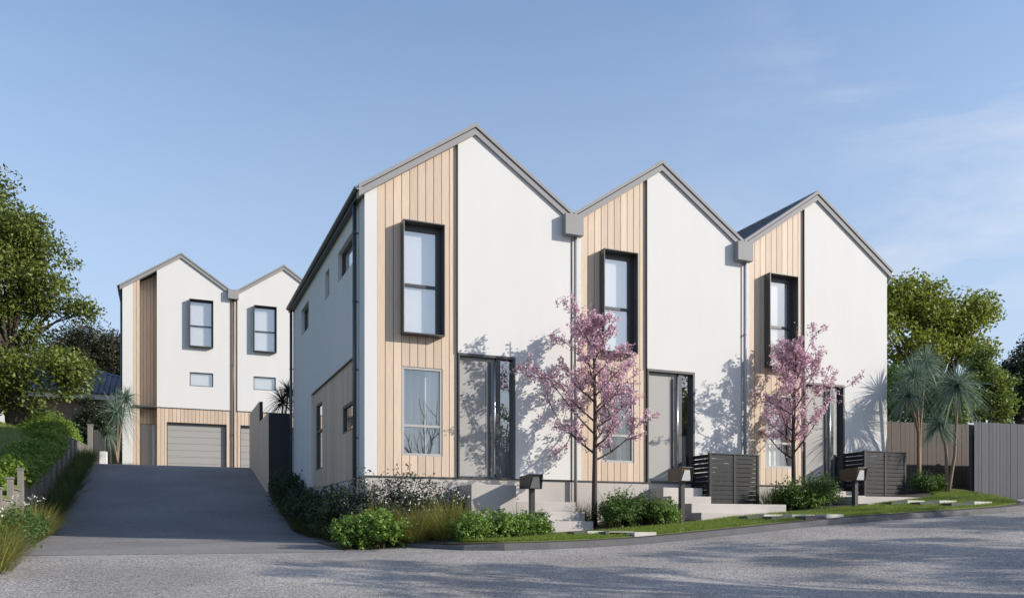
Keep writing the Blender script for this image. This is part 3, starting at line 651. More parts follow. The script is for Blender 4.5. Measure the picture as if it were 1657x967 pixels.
# ------------------------------------------------------------------ fences
def board_fence(name, label, cat, p0, p1, zb, zt_, mat, pitch=.15, th=.02, rail=True, rmat=None, jitter=.0):
    """vertical boards from p0 to p1 (xy), posts and rails behind"""
    T = thing(name, label, cat, (p0[0], p0[1], zb(0)))
    L_ = math.dist(p0, p1); ux, uy = (p1[0]-p0[0])/L_, (p1[1]-p0[1])/L_; nx, ny = -uy, ux
    def bx(mb, s0, s1, d0, d1, z0, z1, z2=None):
        z2 = z1 if z2 is None else z2
        P = lambda s, d: (p0[0]+ux*s+nx*d, p0[1]+uy*s+ny*d)
        c = [P(s0,d0), P(s1,d0), P(s1,d1), P(s0,d1)]
        mb.add([(*q, z0) for q in c]+[(*c[0], z1), (*c[1], z2), (*c[2], z2), (*c[3], z1)], [(0,3,2,1),(4,5,6,7),(0,1,5,4),(1,2,6,5),(2,3,7,6),(3,0,4,7)])
    mb = MB(); n = max(1, round(L_/pitch)); p = L_/n; rnd = random.Random(3)
    for i in range(n):
        j = rnd.uniform(-jitter, jitter); s = i*p
        gp = .0008 if mat == 'darkfence' else .004; bx(mb, s+gp, s+p-gp, rnd.uniform(0,.006), th, zb(s+p/2), zt_(s+p/2)+j)
    mb.build('boards', mat, T)
    if rail:
        k = max(2, int(L_/1.9)+1)
        for i in range(k):
            s = min(L_-.1, i*L_/(k-1)); q = MB(); bx(q, max(0,s-.045), max(0,s-.045)+.09, th+.04, th+.13, zb(s)-.1, zt_(s)-.06); q.build('post', rmat or mat, T)
        r = MB()
        for fz in (.15, .82):
            for i in range(k-1):
                s0, s1 = i*L_/(k-1), (i+1)*L_/(k-1); m_ = (s0+s1)/2; z = zb(m_)+(zt_(m_)-zb(m_))*fz; bx(r, s0+.05, s1-.05, th+.001, th+.039, z, z+.08)
        r.build('rails', rmat or mat, T)
    return T
board_fence('timber_fence', 'brown vertical board fence behind the cordylines at the end house', 'fence', (16.35,15.5), (20.6,15.5), lambda s: .45+.03*s, lambda s: 2.60+.02*s, 'brownfence', .15, jitter=.004)
board_fence('timber_fence', 'vertical board fence at the lawn tip, blue grey shade in its colour', 'fence', (17.9,14.2), (26.,14.2), lambda s: .55+.04*s, lambda s: 2.51+.012*s, 'shadefence', .125, jitter=.003)
board_fence('timber_fence', 'black vertical board fence beside the shaded house wall at the driveway', 'fence', (2.82,25.0), (3.42,25.0), lambda s: .75, lambda s: 3.30, 'darkfence', .1)
# tan stepped boundary panels running up the driveway
T = thing('stepped_fence', 'smooth tan stepped fence panel running up the driveway edge', 'fence', (2.79, 25., .8))
for y0, y1, zb_, z1 in ((25.03,27.48,.7,3.30),(27.53,30.7,1.3,3.96)):
    mb = MB(); n = 3
    for k in range(n): mb.box(2.79, 2.815, y0+(y1-y0)*k/n+.002, y0+(y1-y0)*(k+1)/n-.002, zb_, z1)
    mb.build('panel', 'tanpanel', T)
    q = MB(); q.box(2.816, 2.91, y0, y0+.09, zb_-.1, z1+.01); q.build('post', 'darkfence', T)
# weathered retaining boards on the left
T = thing('retaining_fence', 'weathered grey retaining board fence stepping up beside the driveway', 'fence', (-2.6, 18, -.2))
yq = 14.2; k = 0
while yq < 36:
    bay = 1.2; zt0 = float(h_wall(yq+bay*.5))+(.0 if yq < 19 else 0)
    mb = MB()
    nb = 10
    for i in range(nb):
        y = yq+.06+(bay-.06)*i/nb; z1 = zt0-.12 if yq < 19.5 else float(h_wall(y))-.02
        mb.box(-2.64, -2.615, y+.004, y+(bay-.06)/nb-.004, float(dd(max(y, 11.5)))-.2, z1)
    mb.build('board_panel', 'retain', T)
    pt = zt0+.06 if yq < 19.5 else float(h_wall(yq-.05))-.03
    q = MB(); q.box(-2.66, -2.56, yq-.05, yq+.05, float(dd(max(yq, 11.5)))-.2, pt); q.box(-2.675, -2.545, yq-.065, yq+.065, pt+.001, pt+.03) if yq < 19.5 else None; q.build('post', 'retain', T, bevel=.004)
    c = MB(); c.box(-2.665, -2.59, yq+.055, yq+bay-.055, zt0-.115, zt0-.09) if yq < 19.5 else c.prism([(yq+.055, float(h_wall(yq+.055))-.015), (yq+bay-.055, float(h_wall(yq+bay-.055))-.015), (yq+bay-.055, float(h_wall(yq+bay-.055))+.012), (yq+.055, float(h_wall(yq+.055))+.012)], -2.665, -2.59, 'y')
    c.build('capping', 'retain', T)
    yq += bay; k += 1

# ------------------------------------------------------------------ foliage generators (numpy)
def rng(s): return np.random.default_rng(s)
def unit(v): return v/np.maximum(np.linalg.norm(v, axis=1, keepdims=True), 1e-9)
def leaf_quads(r, C, ln, asp=.5, up=.3, out=None, jit=.35, curl=.15):
    n = len(C); N = r.normal(size=(n, 3)); N[:,2] += up*2
    if out is not None: N += out
    N = unit(N); A = unit(np.cross(N, r.normal(size=(n, 3)))); B = np.cross(N, A)
    l = (ln*(1+jit*r.uniform(-1, 1, n)))[:,None]; w = l*asp
    V = np.stack([C-A*l*.5, C+B*w*.5-N*l*curl, C+A*l*.5, C-B*w*.5-N*l*curl], 1).reshape(-1, 3)
    return V, np.arange(4*n).reshape(n, 4)
def blob_points(r, n, rad, shell=.55):
    d = unit(r.normal(size=(n, 3))); q = (shell+(1-shell)*r.random(n))[:,None]
    return d*q*np.array(rad), d
def blades(r, base, az, ln, lean, droop, w, seg=4):
    """arching strap leaves; arrays of the same length"""
    n = len(az); h = np.stack([np.cos(az), np.sin(az), np.zeros(n)], 1); sd = np.stack([-np.sin(az), np.cos(az), np.zeros(n)], 1)
    V = np.zeros((n, seg+1, 2, 3))
    for i in range(seg+1):
        t = i/seg; p = base + h*(ln*(np.sin(lean)*t + droop*.5*t*t))[:,None]; p[:,2] += ln*(np.cos(lean)*t - droop*t*t*.75)
        ww = np.full((n,1), w*(1-t)**.6*(.35+.65*min(1, t*3+.3))) if i < seg else np.full((n,1), .0006)
        V[:,i,0] = p-sd*ww*.5; V[:,i,1] = p+sd*ww*.5
    b = (np.arange(n)*(seg+1)*2)[:,None]; F = []
    for i in range(seg): F.append(b+np.array([[2*i, 2*i+1, 2*i+3, 2*i+2]]))
    return V.reshape(-1, 3), np.stack(F, 1).reshape(-1, 4)
def strap_head(r, c, n, ln, w, lo=-.6, droop=.35, seg=4):
    """ball of strap leaves round a growing point"""
    d = unit(r.normal(size=(n, 3))); d[:,2] = np.where(d[:,2] < lo, -d[:,2], d[:,2]); d = unit(d+np.array([0,0,.12]))
    sd = unit(np.cross(d, r.normal(size=(n,3)))); L_ = ln*r.uniform(.7, 1.1, n); g = droop*r.uniform(.3, 1.3, n)*(1-np.clip(d[:,2], 0, 1)*.6)
    V = np.zeros((n, seg+1, 2, 3))
    for i in range(seg+1):
        t = i/seg; p = np.array(c)+d*(L_*t)[:,None]; p[:,2] -= L_*g*t**2.2
        ww = w*(.5+.5*min(1, 4*t+.2))*(1-t)**.55 if i < seg else .0008
        V[:,i,0] = p-sd*ww*.5; V[:,i,1] = p+sd*ww*.5
    b = (np.arange(n)*(seg+1)*2)[:,None]; F = [b+np.array([[2*i, 2*i+1, 2*i+3, 2*i+2]]) for i in range(seg)]
    return V.reshape(-1, 3), np.stack(F, 1).reshape(-1, 4)
def merge(parts):
    Vs, Fs, n = [], [], 0
    for V, F in parts: Vs.append(V); Fs.append(F+n); n += len(V)
    return np.concatenate(Vs), np.concatenate(Fs)

def shrub(name, mat, seed, rad, n, ln, asp=.55, lumps=7, twigs=10, shell=.5, cat='shrub'):
    r = rng(seed); T = thing(name, '', cat, (0,0,0)); P = []; O = []
    for k in range(lumps):
        c = unit(r.normal(size=(1,3)))[0]*np.array(rad)*r.uniform(.3,.72); c[2] = abs(c[2])*.8+rad[2]*.55
        rr = np.array(rad)*r.uniform(.28,.55); p, d = blob_points(r, n//lumps, rr, shell); P.append(p+c); O.append(d)
    for k in range(lumps*9):
        d = unit(r.normal(size=(1,3))+np.array([[0,0,.5]]))[0]; a = d*np.array(rad)*r.uniform(.55,.85)+np.array([0,0,rad[2]*.75]); l = rad[0]*r.uniform(.12,.34)
        m_ = 10; t_ = r.random(m_)[:,None]; P.append(a+(d+r.normal(0,.2,3)+np.array([0,0,.25]))*l*t_+r.normal(0,ln*.4,(m_,3))); O.append(np.repeat(d[None],m_,0))
    P = np.concatenate(P); O = np.concatenate(O); ok = P[:,2] > .02; P = P[ok]; O = O[ok]
    V, F = leaf_quads(r, P, ln, asp, .35, O*.8); build_np('foliage', V, F, mat, T)
    mb = MB()
    for k in range(twigs):
        e = P[r.integers(len(P))]; m_ = e*.5+np.array([0,0,e[2]*.15]); mb.tube([(e[0]*.1, e[1]*.1, -.05), tuple(m_), tuple(e)], [.012,.008,.004], 5)
    mb.build('stem', 'bark', T); return T
def tussock(name, mat, seed, n, ln, w=.007, spread=.16, flowers=0, lean=(.08,.75), cat='grass plant'):
    r = rng(seed); T = thing(name, '', cat, (0,0,0)); az = r.uniform(0, 2*math.pi, n); q = r.uniform(0, 1, n)**.5*spread
    base = np.stack([np.cos(az)*q, np.sin(az)*q, np.full(n, -.02)], 1); le = lean[0]+(lean[1]-lean[0])*(q/spread)*r.uniform(.5,1.2,n)
    V, F = blades(r, base, az+r.normal(0,.4,n), ln*r.uniform(.6,1.1,n), le, r.uniform(.1,.55,n), w)
    build_np('blades', V, F, mat, T)
    if flowers:
        mb = MB(); C = []
        for k in range(flowers):
            a = r.uniform(0, 6.28); l = r.uniform(.04, .42)*ln; h = ln*r.uniform(.7, .95); tip = (math.cos(a)*l, math.sin(a)*l, h)
            mb.tube([(tip[0]*.2, tip[1]*.2, 0), (tip[0]*.6, tip[1]*.6, h*.6), tip], [.002,.002,.0015], 4)
            for _ in range(3): C.append(np.array(tip)+r.normal(0,.012,3))
        V, F = leaf_quads(r, np.array(C), .026, .9, .3); n0 = len(mb.f); mb.add([tuple(v) for v in V], [tuple(f) for f in F])
        st = mb.build('flower_stem', mat, T); st.data.materials.append(M['flower'])
        for p in st.data.polygons[n0:]: p.material_index = 1
    return T
def limb_path(r, a, b, sag=.12, n=5):
    a, b = np.array(a, float), np.array(b, float); L_ = np.linalg.norm(b-a); o = r.normal(0, sag*L_*.5, 3)
    pts = []
    for i in range(n+1):
        t = i/n; p = a+(b-a)*t + o*math.sin(math.pi*t) + np.array([0,0,sag*L_*math.sin(math.pi*t)]); pts.append(tuple(p))
    return pts
def big_tree(name, label, cat, base, trunk_top, ells, mat, leaf, per, nclump, seed, clump=(.45,.85), trunk_r=.22, asp=.55, flat=.65, group=None, bark='bark', limbs=None, fill=.55):
    """tapered trunk, limbs out to leaf clumps scattered through a set of ellipsoids (centre, radii, share)"""
    r = rng(seed); base = np.array(base, float); T = thing(name, label, cat, tuple(base), group); P = []; O = []; C = []
    tot = sum(e[2] for e in ells)
    for c, rad, sh in ells:
        k = max(1, int(nclump*sh/tot)); d = unit(r.normal(size=(k,3))); q = fill+(1-fill)*r.random(k)
        cc = np.array(c)+d*q[:,None]*np.array(rad)*(1+.18*r.normal(size=(k,1))); C.append(cc)
    C = np.concatenate(C)
    for c in C:
        R_ = r.uniform(*clump); m_ = int(per*(R_/clump[1])**2*r.uniform(.6,1.3)); d = unit(r.normal(size=(m_,3))); q = r.random(m_)**.5
        p = c+d*q[:,None]*np.array([R_, R_, R_*flat]); P.append(p); O.append(d)
    P = np.concatenate(P); O = np.concatenate(O); V, F = leaf_quads(r, P, leaf, asp, .35, O*.6); build_np('crown', V, F, mat, T)
    mb = MB(); tt = np.array(trunk_top, float); mb.tube(limb_path(r, base-np.array([0,0,.3]), tt, .03, 5), list(np.linspace(trunk_r*1.25, trunk_r*.6, 6)), 9)
    sel = C if limbs is None else C[r.permutation(len(C))[:limbs]]
    for c in sel:
        t = r.uniform(.55, 1); a = base+(tt-base)*t; L_ = np.linalg.norm(c-a); r0 = min(trunk_r*.5, .018*L_+.015)
        mb.tube(limb_path(r, a, c, .08, 5), list(np.linspace(r0, .008, 6)), 5, False)
    mb.build('trunk', bark, T, True); return T

# ------------------------------------------------------------------ blossom trees
def cherry(seed):
    r = rng(seed); T = thing('blossom_tree', '', 'tree', (0,0,0), 'pink blossom trees in front of the houses')
    H_ = 4.15; mb = MB(); lead = []
    for i in range(11):
        t = i/10; lead.append((.05*math.sin(t*5)*t, .04*math.sin(t*4+1)*t, H_*t-.05*(i == 0)))
    mb.tube(lead, [.052*(1-t/10.)**.8+.006 for t in range(11)], 9)
    def lp(z):
        t = min(max(z/H_, 0), 1)*10; i = min(int(t), 9); a, b = np.array(lead[i]), np.array(lead[i+1]); return a+(b-a)*(t-i)
    PTS = []
    def branch(p, d, L_, rad, depth):
        n = 6 if depth == 0 else 4; pts = [p.copy()]; q = p.copy(); dv = d.copy()
        for i in range(n):
            dv = dv+np.array([0,0,.07])+r.normal(0,.11,3); dv /= np.linalg.norm(dv); q = q+dv*L_/n; pts.append(q.copy())
        mb.tube([tuple(x) for x in pts], list(np.linspace(rad, .003, n+1)), 6 if depth == 0 else 4, False)
        for i in range(1, n+1):
            if depth == 0 and i < 2: continue
            a, b = pts[i-1], pts[i]
            if r.random() < .10: continue
            for _ in range(max(1, int((3.2 if depth else 1.9)*np.linalg.norm(b-a)/.2))):
                c = a+(b-a)*r.random()+r.normal(0,.03,3)
                for _ in range(r.integers(3, 9)): PTS.append(c+r.normal(0,.026,3))
        if depth < 2:
            k = 6 if depth == 0 else 3
            for j in range(k):
                i = r.integers(1, n+1); s = unit((dv+r.normal(0,.65,3)+np.array([0,0,.2]))[None])[0]; branch(pts[i].copy(), s, L_*r.uniform(.3,.5), rad*.45, depth+1)
    nb = 21
    for k in range(nb):
        f = k/(nb-1); z = 1.2+(H_-1.75)*f**1.0; a = k*2.4+r.uniform(-.3,.3); up = .50+.75*f
        L_ = (1.22*(1-f)**.62*(.72+.28*min(1,f*5))+.30)*r.uniform(.62,1.2)
        d = np.array([math.cos(a), math.sin(a), up]); d /= np.linalg.norm(d); branch(lp(z), d, L_, .022*(1-f*.5), 0)
    for _ in range(30): PTS.append(lp(H_*r.uniform(.8,1.0))+r.normal(0,.05,3))
    P = np.array(PTS); V, F = leaf_quads(r, P, .044, .8, .1, None, .4)
    tr = mb.build('trunk', 'cherrybark', T, True); build_np('blossom', V, F, 'blossom', T); print('blossoms', len(P))
    return T
u = [False]; place(cherry(11), u, (7.75, 14.42, .05), 0, 1.04, 'pink blossom tree beside the pale steps in front of the first downpipe')
u = [False]; place(cherry(27), u, (12.86, 14.65, .30), 2.3, 1.0, 'pink blossom tree between the two slatted screens')

# ------------------------------------------------------------------ cordylines
def cordyline(label, base, stems, seed, mat='cord', n=150):
    """stems: list of (bend, head, radius)"""
    r = rng(seed); T = thing('cordyline', label, 'palm', base, None)
    mb = MB(); parts = []
    for j, (mid, head, ln) in enumerate(stems):
        mb2 = MB(); pts = [base, tuple(np.array(base)*.6+np.array(mid)*.4), mid, tuple(np.array(mid)*.45+np.array(head)*.55+np.array([.01,0,.02])), head]
        mb2.tube(pts, [.05,.043,.034,.03,.026], 8); mb2.build('stem', 'palmbark', T, True)
        V, F = strap_head(r, head, int(n*1.8), ln*1.15, .021, -.85, .8, 5); c = build_np('leaf_head', V, F, mat, T)
    return T
b = at(1533, 803, 14.2); cordyline('cordyline with two blue green heads, trunk forking low on the lawn', tuple(b), [(tuple(at(1545,735,14.1)), tuple(at(1549,625,14.0)), .72), (tuple(at(1531,728,14.25)), tuple(at(1519,688,14.3)), .42)], 5, n=190)
b = at(1487, 790, 14.86); cordyline('tall cordyline with drooping blue green heads nearest the end house wall', tuple(b), [(tuple(at(1487,705,14.86)), tuple(at(1480,612,14.86)), .68), (tuple(at(1489,690,14.9)), tuple(at(1497,585,15.1)), .55), (tuple(at(1486,700,14.8)), tuple(at(1470,640,14.7)), .5)], 6, n=150)
b = at(190, 748, 36.4); cordyline('cordyline with pale stems beside the head of the driveway', tuple(b), [(tuple(at(190,715,36.4)), tuple(at(190,668,36.3)), .98), (tuple(at(193,712,36.5)), tuple(at(203,645,36.5)), .7), (tuple(at(186,722,36.3)), tuple(at(173,700,36.2)), .62)], 7, n=150)
b = at(456, 760, 26.8); cordyline('spiky cordyline looking over the black fence, leaves darkened for shadow', tuple(b), [(tuple(at(456,690,26.8)), tuple(at(457,650,26.8)), .72), (tuple(at(457,700,26.9)), tuple(at(467,633,26.9)), .5)], 8, 'darktree', n=90)  # shadow put into the leaf colour by using the dark leaves

# ------------------------------------------------------------------ garden plants
def ground_z(x, y):
    return float(h_verge(x, y)) if x > 2.5 else float(h_road(x, y))+.05
bright = shrub('leafy_bush', 'bright', 21, (.48,.44,.38), 2300, .062, .62, 14); ub = [False]
for x, y, s, lab in [(2.78,13.12,.92,'bright green bush at the driveway tip of the bed'),(3.2,12.98,1.02,'large bright green bush where the kerb begins'),(3.0,13.65,.9,'bright green bush behind the pair at the driveway tip'),(4.42,12.32,.72,'bright green bush at the kerb beside the flowering tussock'),
        (4.95,12.65,.84,'bright green bush in front of the concrete landing'),(5.35,12.75,.7,'bright green bush left of the black letterbox post'),(5.80,12.98,.78,'bright green bush around the black letterbox post'),
        (8.75,13.5,.72,'bright green bush beside the brown letterbox of the middle house'),(17.0,14.45,.62,'bright bush at the foot of the cordylines'),(12.7,14.0,.72,'bright green bush under the second blossom tree')]:
    place(bright, ub, (x, y, ground_z(x, y)-.03), random.uniform(0, 6), (s, s, s*random.uniform(.85,1.05)), lab)
mid = shrub('leafy_bush', 'green', 22, (.50,.44,.44), 2700, .055, .5, 14); um = [False]
for x, y, s, lab in [(7.78,13.6,.84,'mid green bush right of the pale steps'),(8.12,13.85,.9,'mid green bush at the foot of the first blossom tree'),(8.45,13.75,.8,'mid green bush between the first blossom tree and the brown letterbox'),
        (12.35,14.2,.9,'mid green bush left of the second blossom tree'),(13.0,14.15,.95,'mid green bush right of the second blossom tree'),(13.35,14.3,.85,'mid green bush behind the end house letterbox'),(16.55,14.5,.7,'mid green bush at the end of the low concrete wall'),
        (-1.98,15.0,.75,'mid green bush at the driveway edge below the flowering tussocks'),(-1.85,12.6,.8,'mid green bush in the driveway bed nearest the road'),(-2.05,11.2,.8,'mid green bush at the very front of the driveway bed')]:
    place(mid, um, (x, y, ground_z(x, y)-.02), random.uniform(0, 6), s, lab)
dark = shrub('dark_shrub', 'darkshrub', 23, (.80,.48,.70), 11000, .048, .6, 16, 26, .2); ud = [False]
for x, y, s, lab in [(4.05,14.68,(1.12,1.05,.98),'dark small leaved shrub against the concrete base under the grey window'),(4.85,14.75,(.8,.9,.72),'dark shrub touching the concrete landing'),(3.28,15.0,(.62,.8,1.0),'dark shrub at the shaded house corner beside the downpipe')]:
    place(dark, ud, (x, y, ground_z(x, y)-.03), random.uniform(0, 6), s, lab)
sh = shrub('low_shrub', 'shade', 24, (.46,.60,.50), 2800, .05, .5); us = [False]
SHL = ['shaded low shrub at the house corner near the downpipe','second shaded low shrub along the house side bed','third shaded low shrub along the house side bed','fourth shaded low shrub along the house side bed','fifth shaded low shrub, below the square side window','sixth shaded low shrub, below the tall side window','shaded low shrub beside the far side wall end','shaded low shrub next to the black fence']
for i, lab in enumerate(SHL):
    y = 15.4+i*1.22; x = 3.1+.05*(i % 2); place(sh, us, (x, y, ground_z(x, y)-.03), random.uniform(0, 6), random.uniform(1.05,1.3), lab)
tu = tussock('flax_tussock', 'tuss', 31, 420, .78, .009, .22, 6); ut = [False]
for x, y, s, lab in [(3.45,13.9,1.1,'olive tussock behind the large bright bush'),(4.3,12.95,1.15,'olive flowering tussock at the kerb in front of the dark shrub'),(3.72,12.95,.85,'small olive tussock between the bright bush and the kerb'),(3.95,13.35,1.0,'olive tussock in the middle of the front bed'),(4.55,13.5,1.0,'olive tussock behind the kerb side tussock'),(4.85,13.55,.95,'olive flowering tussock left of the concrete landing'),
        (-2.2,17.6,1.05,'olive flowering tussock below the near fence post'),(-2.1,15.9,1.0,'olive flowering tussock beside the sunlit driveway edge'),(-2.25,19.2,1.0,'flowering tussock at the start of the driveway shade'),(-2.05,13.8,.9,'flowering tussock between the bushes of the driveway bed'),(-1.8,11.4,.85,'flowering tussock at the road corner of the driveway bed'),
        (-1.72,10.5,.9,'flowering tussock nearest the camera in the driveway bed'),(-2.15,12.0,1.0,'flowering tussock behind the nearest driveway bed bush'),(-2.3,16.7,.9,'olive tussock against the near grey boards')]:
    place(tu, ut, (x, y, ground_z(x, y)), random.uniform(0, 6), s, lab)
tg = tussock('grass_tussock', 'greentuss', 32, 400, .66, .008, .2); ug = [False]
for x, y, s, lab in [(5.75,13.6,.95,'green tussock in front of the landing shadow'),(8.2,14.3,1.4,'tall green tussock behind the bushes of the first blossom tree'),(8.75,14.1,1.1,'green tussock just left of the stepped concrete entry, in front of the taller one'),(7.4,14.35,.9,'green tussock at the top of the pale steps'),
        (7.55,14.75,1.1,'green tussock behind the first blossom trunk against the concrete base'),(12.2,14.55,1.15,'green tussock at the screen end below the white window'),(12.65,14.7,1.1,'green tussock against the end house base'),(13.4,14.75,.9,'green tussock below the end house cladding')]:
    place(tg, ug, (x, y, ground_z(x, y)), random.uniform(0, 6), s, lab)
td = tussock('shade_tussock', 'greentuss', 33, 330, .75, .009, .22); uu = [False]
for i in range(13):
    y = 20.3+i*.95; x = -2.33+.06*(i % 2); o = place(td, uu, (x, y, float(h_road(x, y))+.08), random.uniform(0, 6), random.uniform(.85,1.15), 'shaded tussock in the row between driveway and retaining boards'); o['group'] = 'shaded tussocks along the driveway bed'
for i in range(6):
    x = -1.2-.22*i; y = 36.6+.15*(i % 3); o = place(td, uu, (x, y, 2.2), random.uniform(0,6), .7, 'sunlit low tussock at the head of the driveway under the cordyline'); o['group'] = 'tussocks under the driveway cordyline'
for i in range(9):
    y = 16.0+i*1.0; x = 2.93+.05*(i % 2); o = place(td, uu, (x, y, float(h_verge(x, y))), random.uniform(0, 6), random.uniform(.6,.8), 'shaded tussock edging the driveway along the house side bed'); o['group'] = 'shaded tussocks along the house side bed'

# hedge above the retaining boards
r = rng(41); n = 38000; y = r.uniform(14.6, 36, n); a = np.pi*(r.random(n)+.06*r.normal(size=n)); a = np.clip(a, 0, np.pi)
wid = .48+.42*sstep((y-28)/3); cx = -2.78-wid+.30*np.clip((28-y)/2, 0, 1)*np.clip((y-18.9)/.8, 0, 1)
lump = .09*np.sin(y*1.7)+.07*np.sin(y*3.9+1)+.05*np.sin(y*7.+cx*3); rr = .78+.26*r.random(n)
P = np.stack([cx+wid*np.cos(a)*rr, y, h_wall(y)-.22+(.38+lump+.25*sstep((y-26.2)/3)+.42*sstep((y-28.5)/2.5)*(1-sstep((y-33.8)/2.)*.8))*np.sin(a)**.55*rr], 1)+r.normal(0,.045,(n,3)); O = np.stack([np.cos(a), np.zeros(n), np.sin(a)], 1)
T = thing('hedge', 'rounded green hedge running up behind the grey retaining boards', 'hedge', (-3.4, 25, 2.)); V, F = leaf_quads(r, P, .085, .5, .4, O); build_np('foliage', V, F, 'hedge', T)
mb = MB()
for k in range(40):
    yk = 15.3+k*.52; mb.tube([(-3.1, yk, float(h_wall(yk))-.35), (-3.1+random.uniform(-.15,.15), yk+.1, float(h_wall(yk))+.05)], [.02,.008], 5)
mb.tube([(-3.1, 15.2+.7*i, float(h_wall(15.2+.7*i))-.3) for i in range(30)], [.02]*30, 5)
mb.build('stem', 'bark', T)

# lawn blades
def lawn_blades(name, n, xr, yf0, yf1, hf, ln, seed, w=.006):
    r = rng(seed); x = r.uniform(*xr, n); t = r.random(n); y = yf0(x)*(1-t)+yf1(x)*t; P = np.stack([x, y, hf(x, y)], 1)
    V, F = blades(r, P, r.uniform(0, 6.28, n), ln*r.uniform(.5,1.3,n), r.uniform(.1,.8,n), r.uniform(.0,.5,n), w, 2)
    return tag(build_np(name, V, F, 'grassleaf'), 'short green grass of the verge lawn' if name == 'grass' else 'rough green grass on the sloping lawn', 'grass', kind='stuff')
lawn_blades('grass', 95000, (4.2, 17.35), lambda x: kerb_y(x)+.24, lambda x: np.maximum(lawn_back(x), kerb_y(x)+.27), h_verge, .055, 51)
lawn_blades('slope_grass', 30000, (-9., -3.4), lambda x: np.full(len(x), 19.), lambda x: np.full(len(x), 40.), h_left, .09, 52, .014)

# ------------------------------------------------------------------ trees
def E_(px, py, Y, rx, rz, sh=1., ry=None):
    p = at(px, py, Y); d = S_*p.x+C_*p.y; k = d/1353; return (tuple(p), (rx*k, (ry or rx*.9)*k, rz*k), sh)
b = at(30, 700, 30.); big_tree('leafy_tree', 'large dense broadleaf tree above the sloping lawn with a branch reaching right', 'tree', (b.x, b.y, float(h_left(b.x, b.y))), at(15, 560, 30.),
    [E_(0,420,30,85,95,3), E_(-90,420,30,110,140,2), E_(55,385,30,45,45,1), E_(70,450,30,48,55,1.2), E_(50,610,29.5,62,62,2.3), E_(122,503,30,26,22,.45), E_(105,615,29,28,24,.4), E_(-60,620,30,70,60,1.2), E_(35,520,30.4,60,45,.9), E_(-5,340,30,30,50,.6)],
    'tree', .12, 400, 190, 61, (.4,.85), .28, limbs=34)
b = at(140, 640, 64.); big_tree('dark_tree', 'dark olive tree rising behind the tiled roof', 'tree', (b.x, b.y, 2.6), at(140, 600, 64.),
    [E_(115,575,64,42,42,1.2), E_(150,570,64,38,38,1.2), E_(185,590,64,40,42,1.2), E_(230,610,65,50,40,1), E_(85,590,65,25,35,.6)], 'conifer', .24, 330, 150, 62, (.7,1.25), .4, .3, .9, limbs=30)
b = at(1520, 700, 23.2); big_tree('leafy_tree', 'yellow green spreading tree behind the brown fence', 'tree', (b.x, b.y, 1.2), at(1518, 600, 23.2),
    [E_(1470,500,23.2,60,38,2), E_(1540,520,23.2,55,40,2), E_(1580,500,23.4,26,18,.5), E_(1430,520,23.,55,60,1.4), E_(1500,570,23.,70,30,1), E_(1560,560,23.3,40,24,.6)], 'limetree', .15, 300, 130, 63, (.4,.85), .2, limbs=36, fill=.45)
b = at(1590, 700, 19.2); big_tree('bushy_tree', 'bright green bushy tree showing above the two fences', 'tree', (b.x, b.y, 1.0), at(1590, 650, 19.2),
    [E_(1590,630,19.2,42,45,1.3), E_(1545,650,19.,35,40,1), E_(1610,660,19.2,28,25,.6), E_(1580,590,19.4,22,22,.4)], 'brighttree', .11, 300, 95, 64, (.25,.5), .08, limbs=16)
b = at(1450, 700, 20.); big_tree('dark_bush', 'dark evergreen bush between the end house and the spreading tree', 'tree', (b.x, b.y, 1.0), at(1450, 650, 20.),
    [E_(1450,640,20.,40,50,1), E_(1500,650,20.6,45,45,1)], 'green', .09, 300, 90, 65, (.3,.55), .08, limbs=12)
b = at(1650, 700, 30.); big_tree('dark_tree', 'tall dark evergreen tree beyond the blue grey fence', 'tree', (b.x, b.y, 1.5), at(1650, 620, 30.),
    [E_(1650,620,30.,42,58,1.5), E_(1700,600,30,55,70,1.3), E_(1610,650,31,40,40,1)], 'darktree', .16, 330, 120, 66, (.6,1.0), .25, limbs=20)
b = at(150, 715, 36.2); big_tree('clipped_conifer', 'dark clipped bush in front of the brown neighbour house', 'tree', (b.x, b.y, 2.9), at(150, 680, 36.2),
    [E_(150,672,36.2,18,26,1), E_(140,690,36.,16,20,.6)], 'darktree', .09, 260, 45, 67, (.25,.42), .07, limbs=15)

# neighbour house with tiled hip roof
T = thing('neighbour_house', 'brown brick neighbour house with dark tiled hip roof behind the broadleaf tree', 'house', (-4., 46, 3.))
ze = at(150, 636, 45.).z; zr = at(150, 585, 49.).z
mb = MB(); mb.box(-9.5, 1.2, 45.5, 54, 2., ze-.05); mb.build('wall', 'brick', T)
mb = MB(); mb.box(-9.9, 1.6, 45.0, 45.1, ze-.28, ze-.02); mb.box(-9.9, 1.6, 45.1, 45.5, ze-.1, ze-.04); mb.build('soffit', 'soffit', T)
mb = MB(); x0, x1, y0, y1 = -10., 1.7, 44.9, 54.6; ym = (y0+y1)/2; ra, rb = x0+4.5, x1-6.6
V = [(x0,y0,ze),(x1,y0,ze),(x1,y1,ze),(x0,y1,ze),(ra,ym,zr),(rb,ym,zr)]
mb.add(V, [(0,1,5,4),(1,2,5),(2,3,4,5),(3,0,4),(0,3,2,1)]); RO = mb.build('roof', 'tile', T)
rb_ = MB(); sl = (zr-ze)/(ym-y0); x = x0+.3
while x < x1-.2:
    lim = ym if ra <= x <= rb else (y0+(ym-y0)*((x-x0)/(ra-x0) if x < ra else (x1-x)/(x1-rb)))
    if lim-y0 > .1: rb_.tube([(x, y0-.02, ze+.015), (x, lim, ze+sl*(lim-y0)+.015)], [.055,.055], 6)
    x += .24
rb_.build('tile_ribs', 'tile', RO, True)
rc = MB()
for a, b_ in ((V[4],V[5]),(V[5],V[1]),(V[4],V[0])): rc.tube([a, b_], [.09,.09], 8)
rc.build('ridge_tiles', 'tile', RO, True)
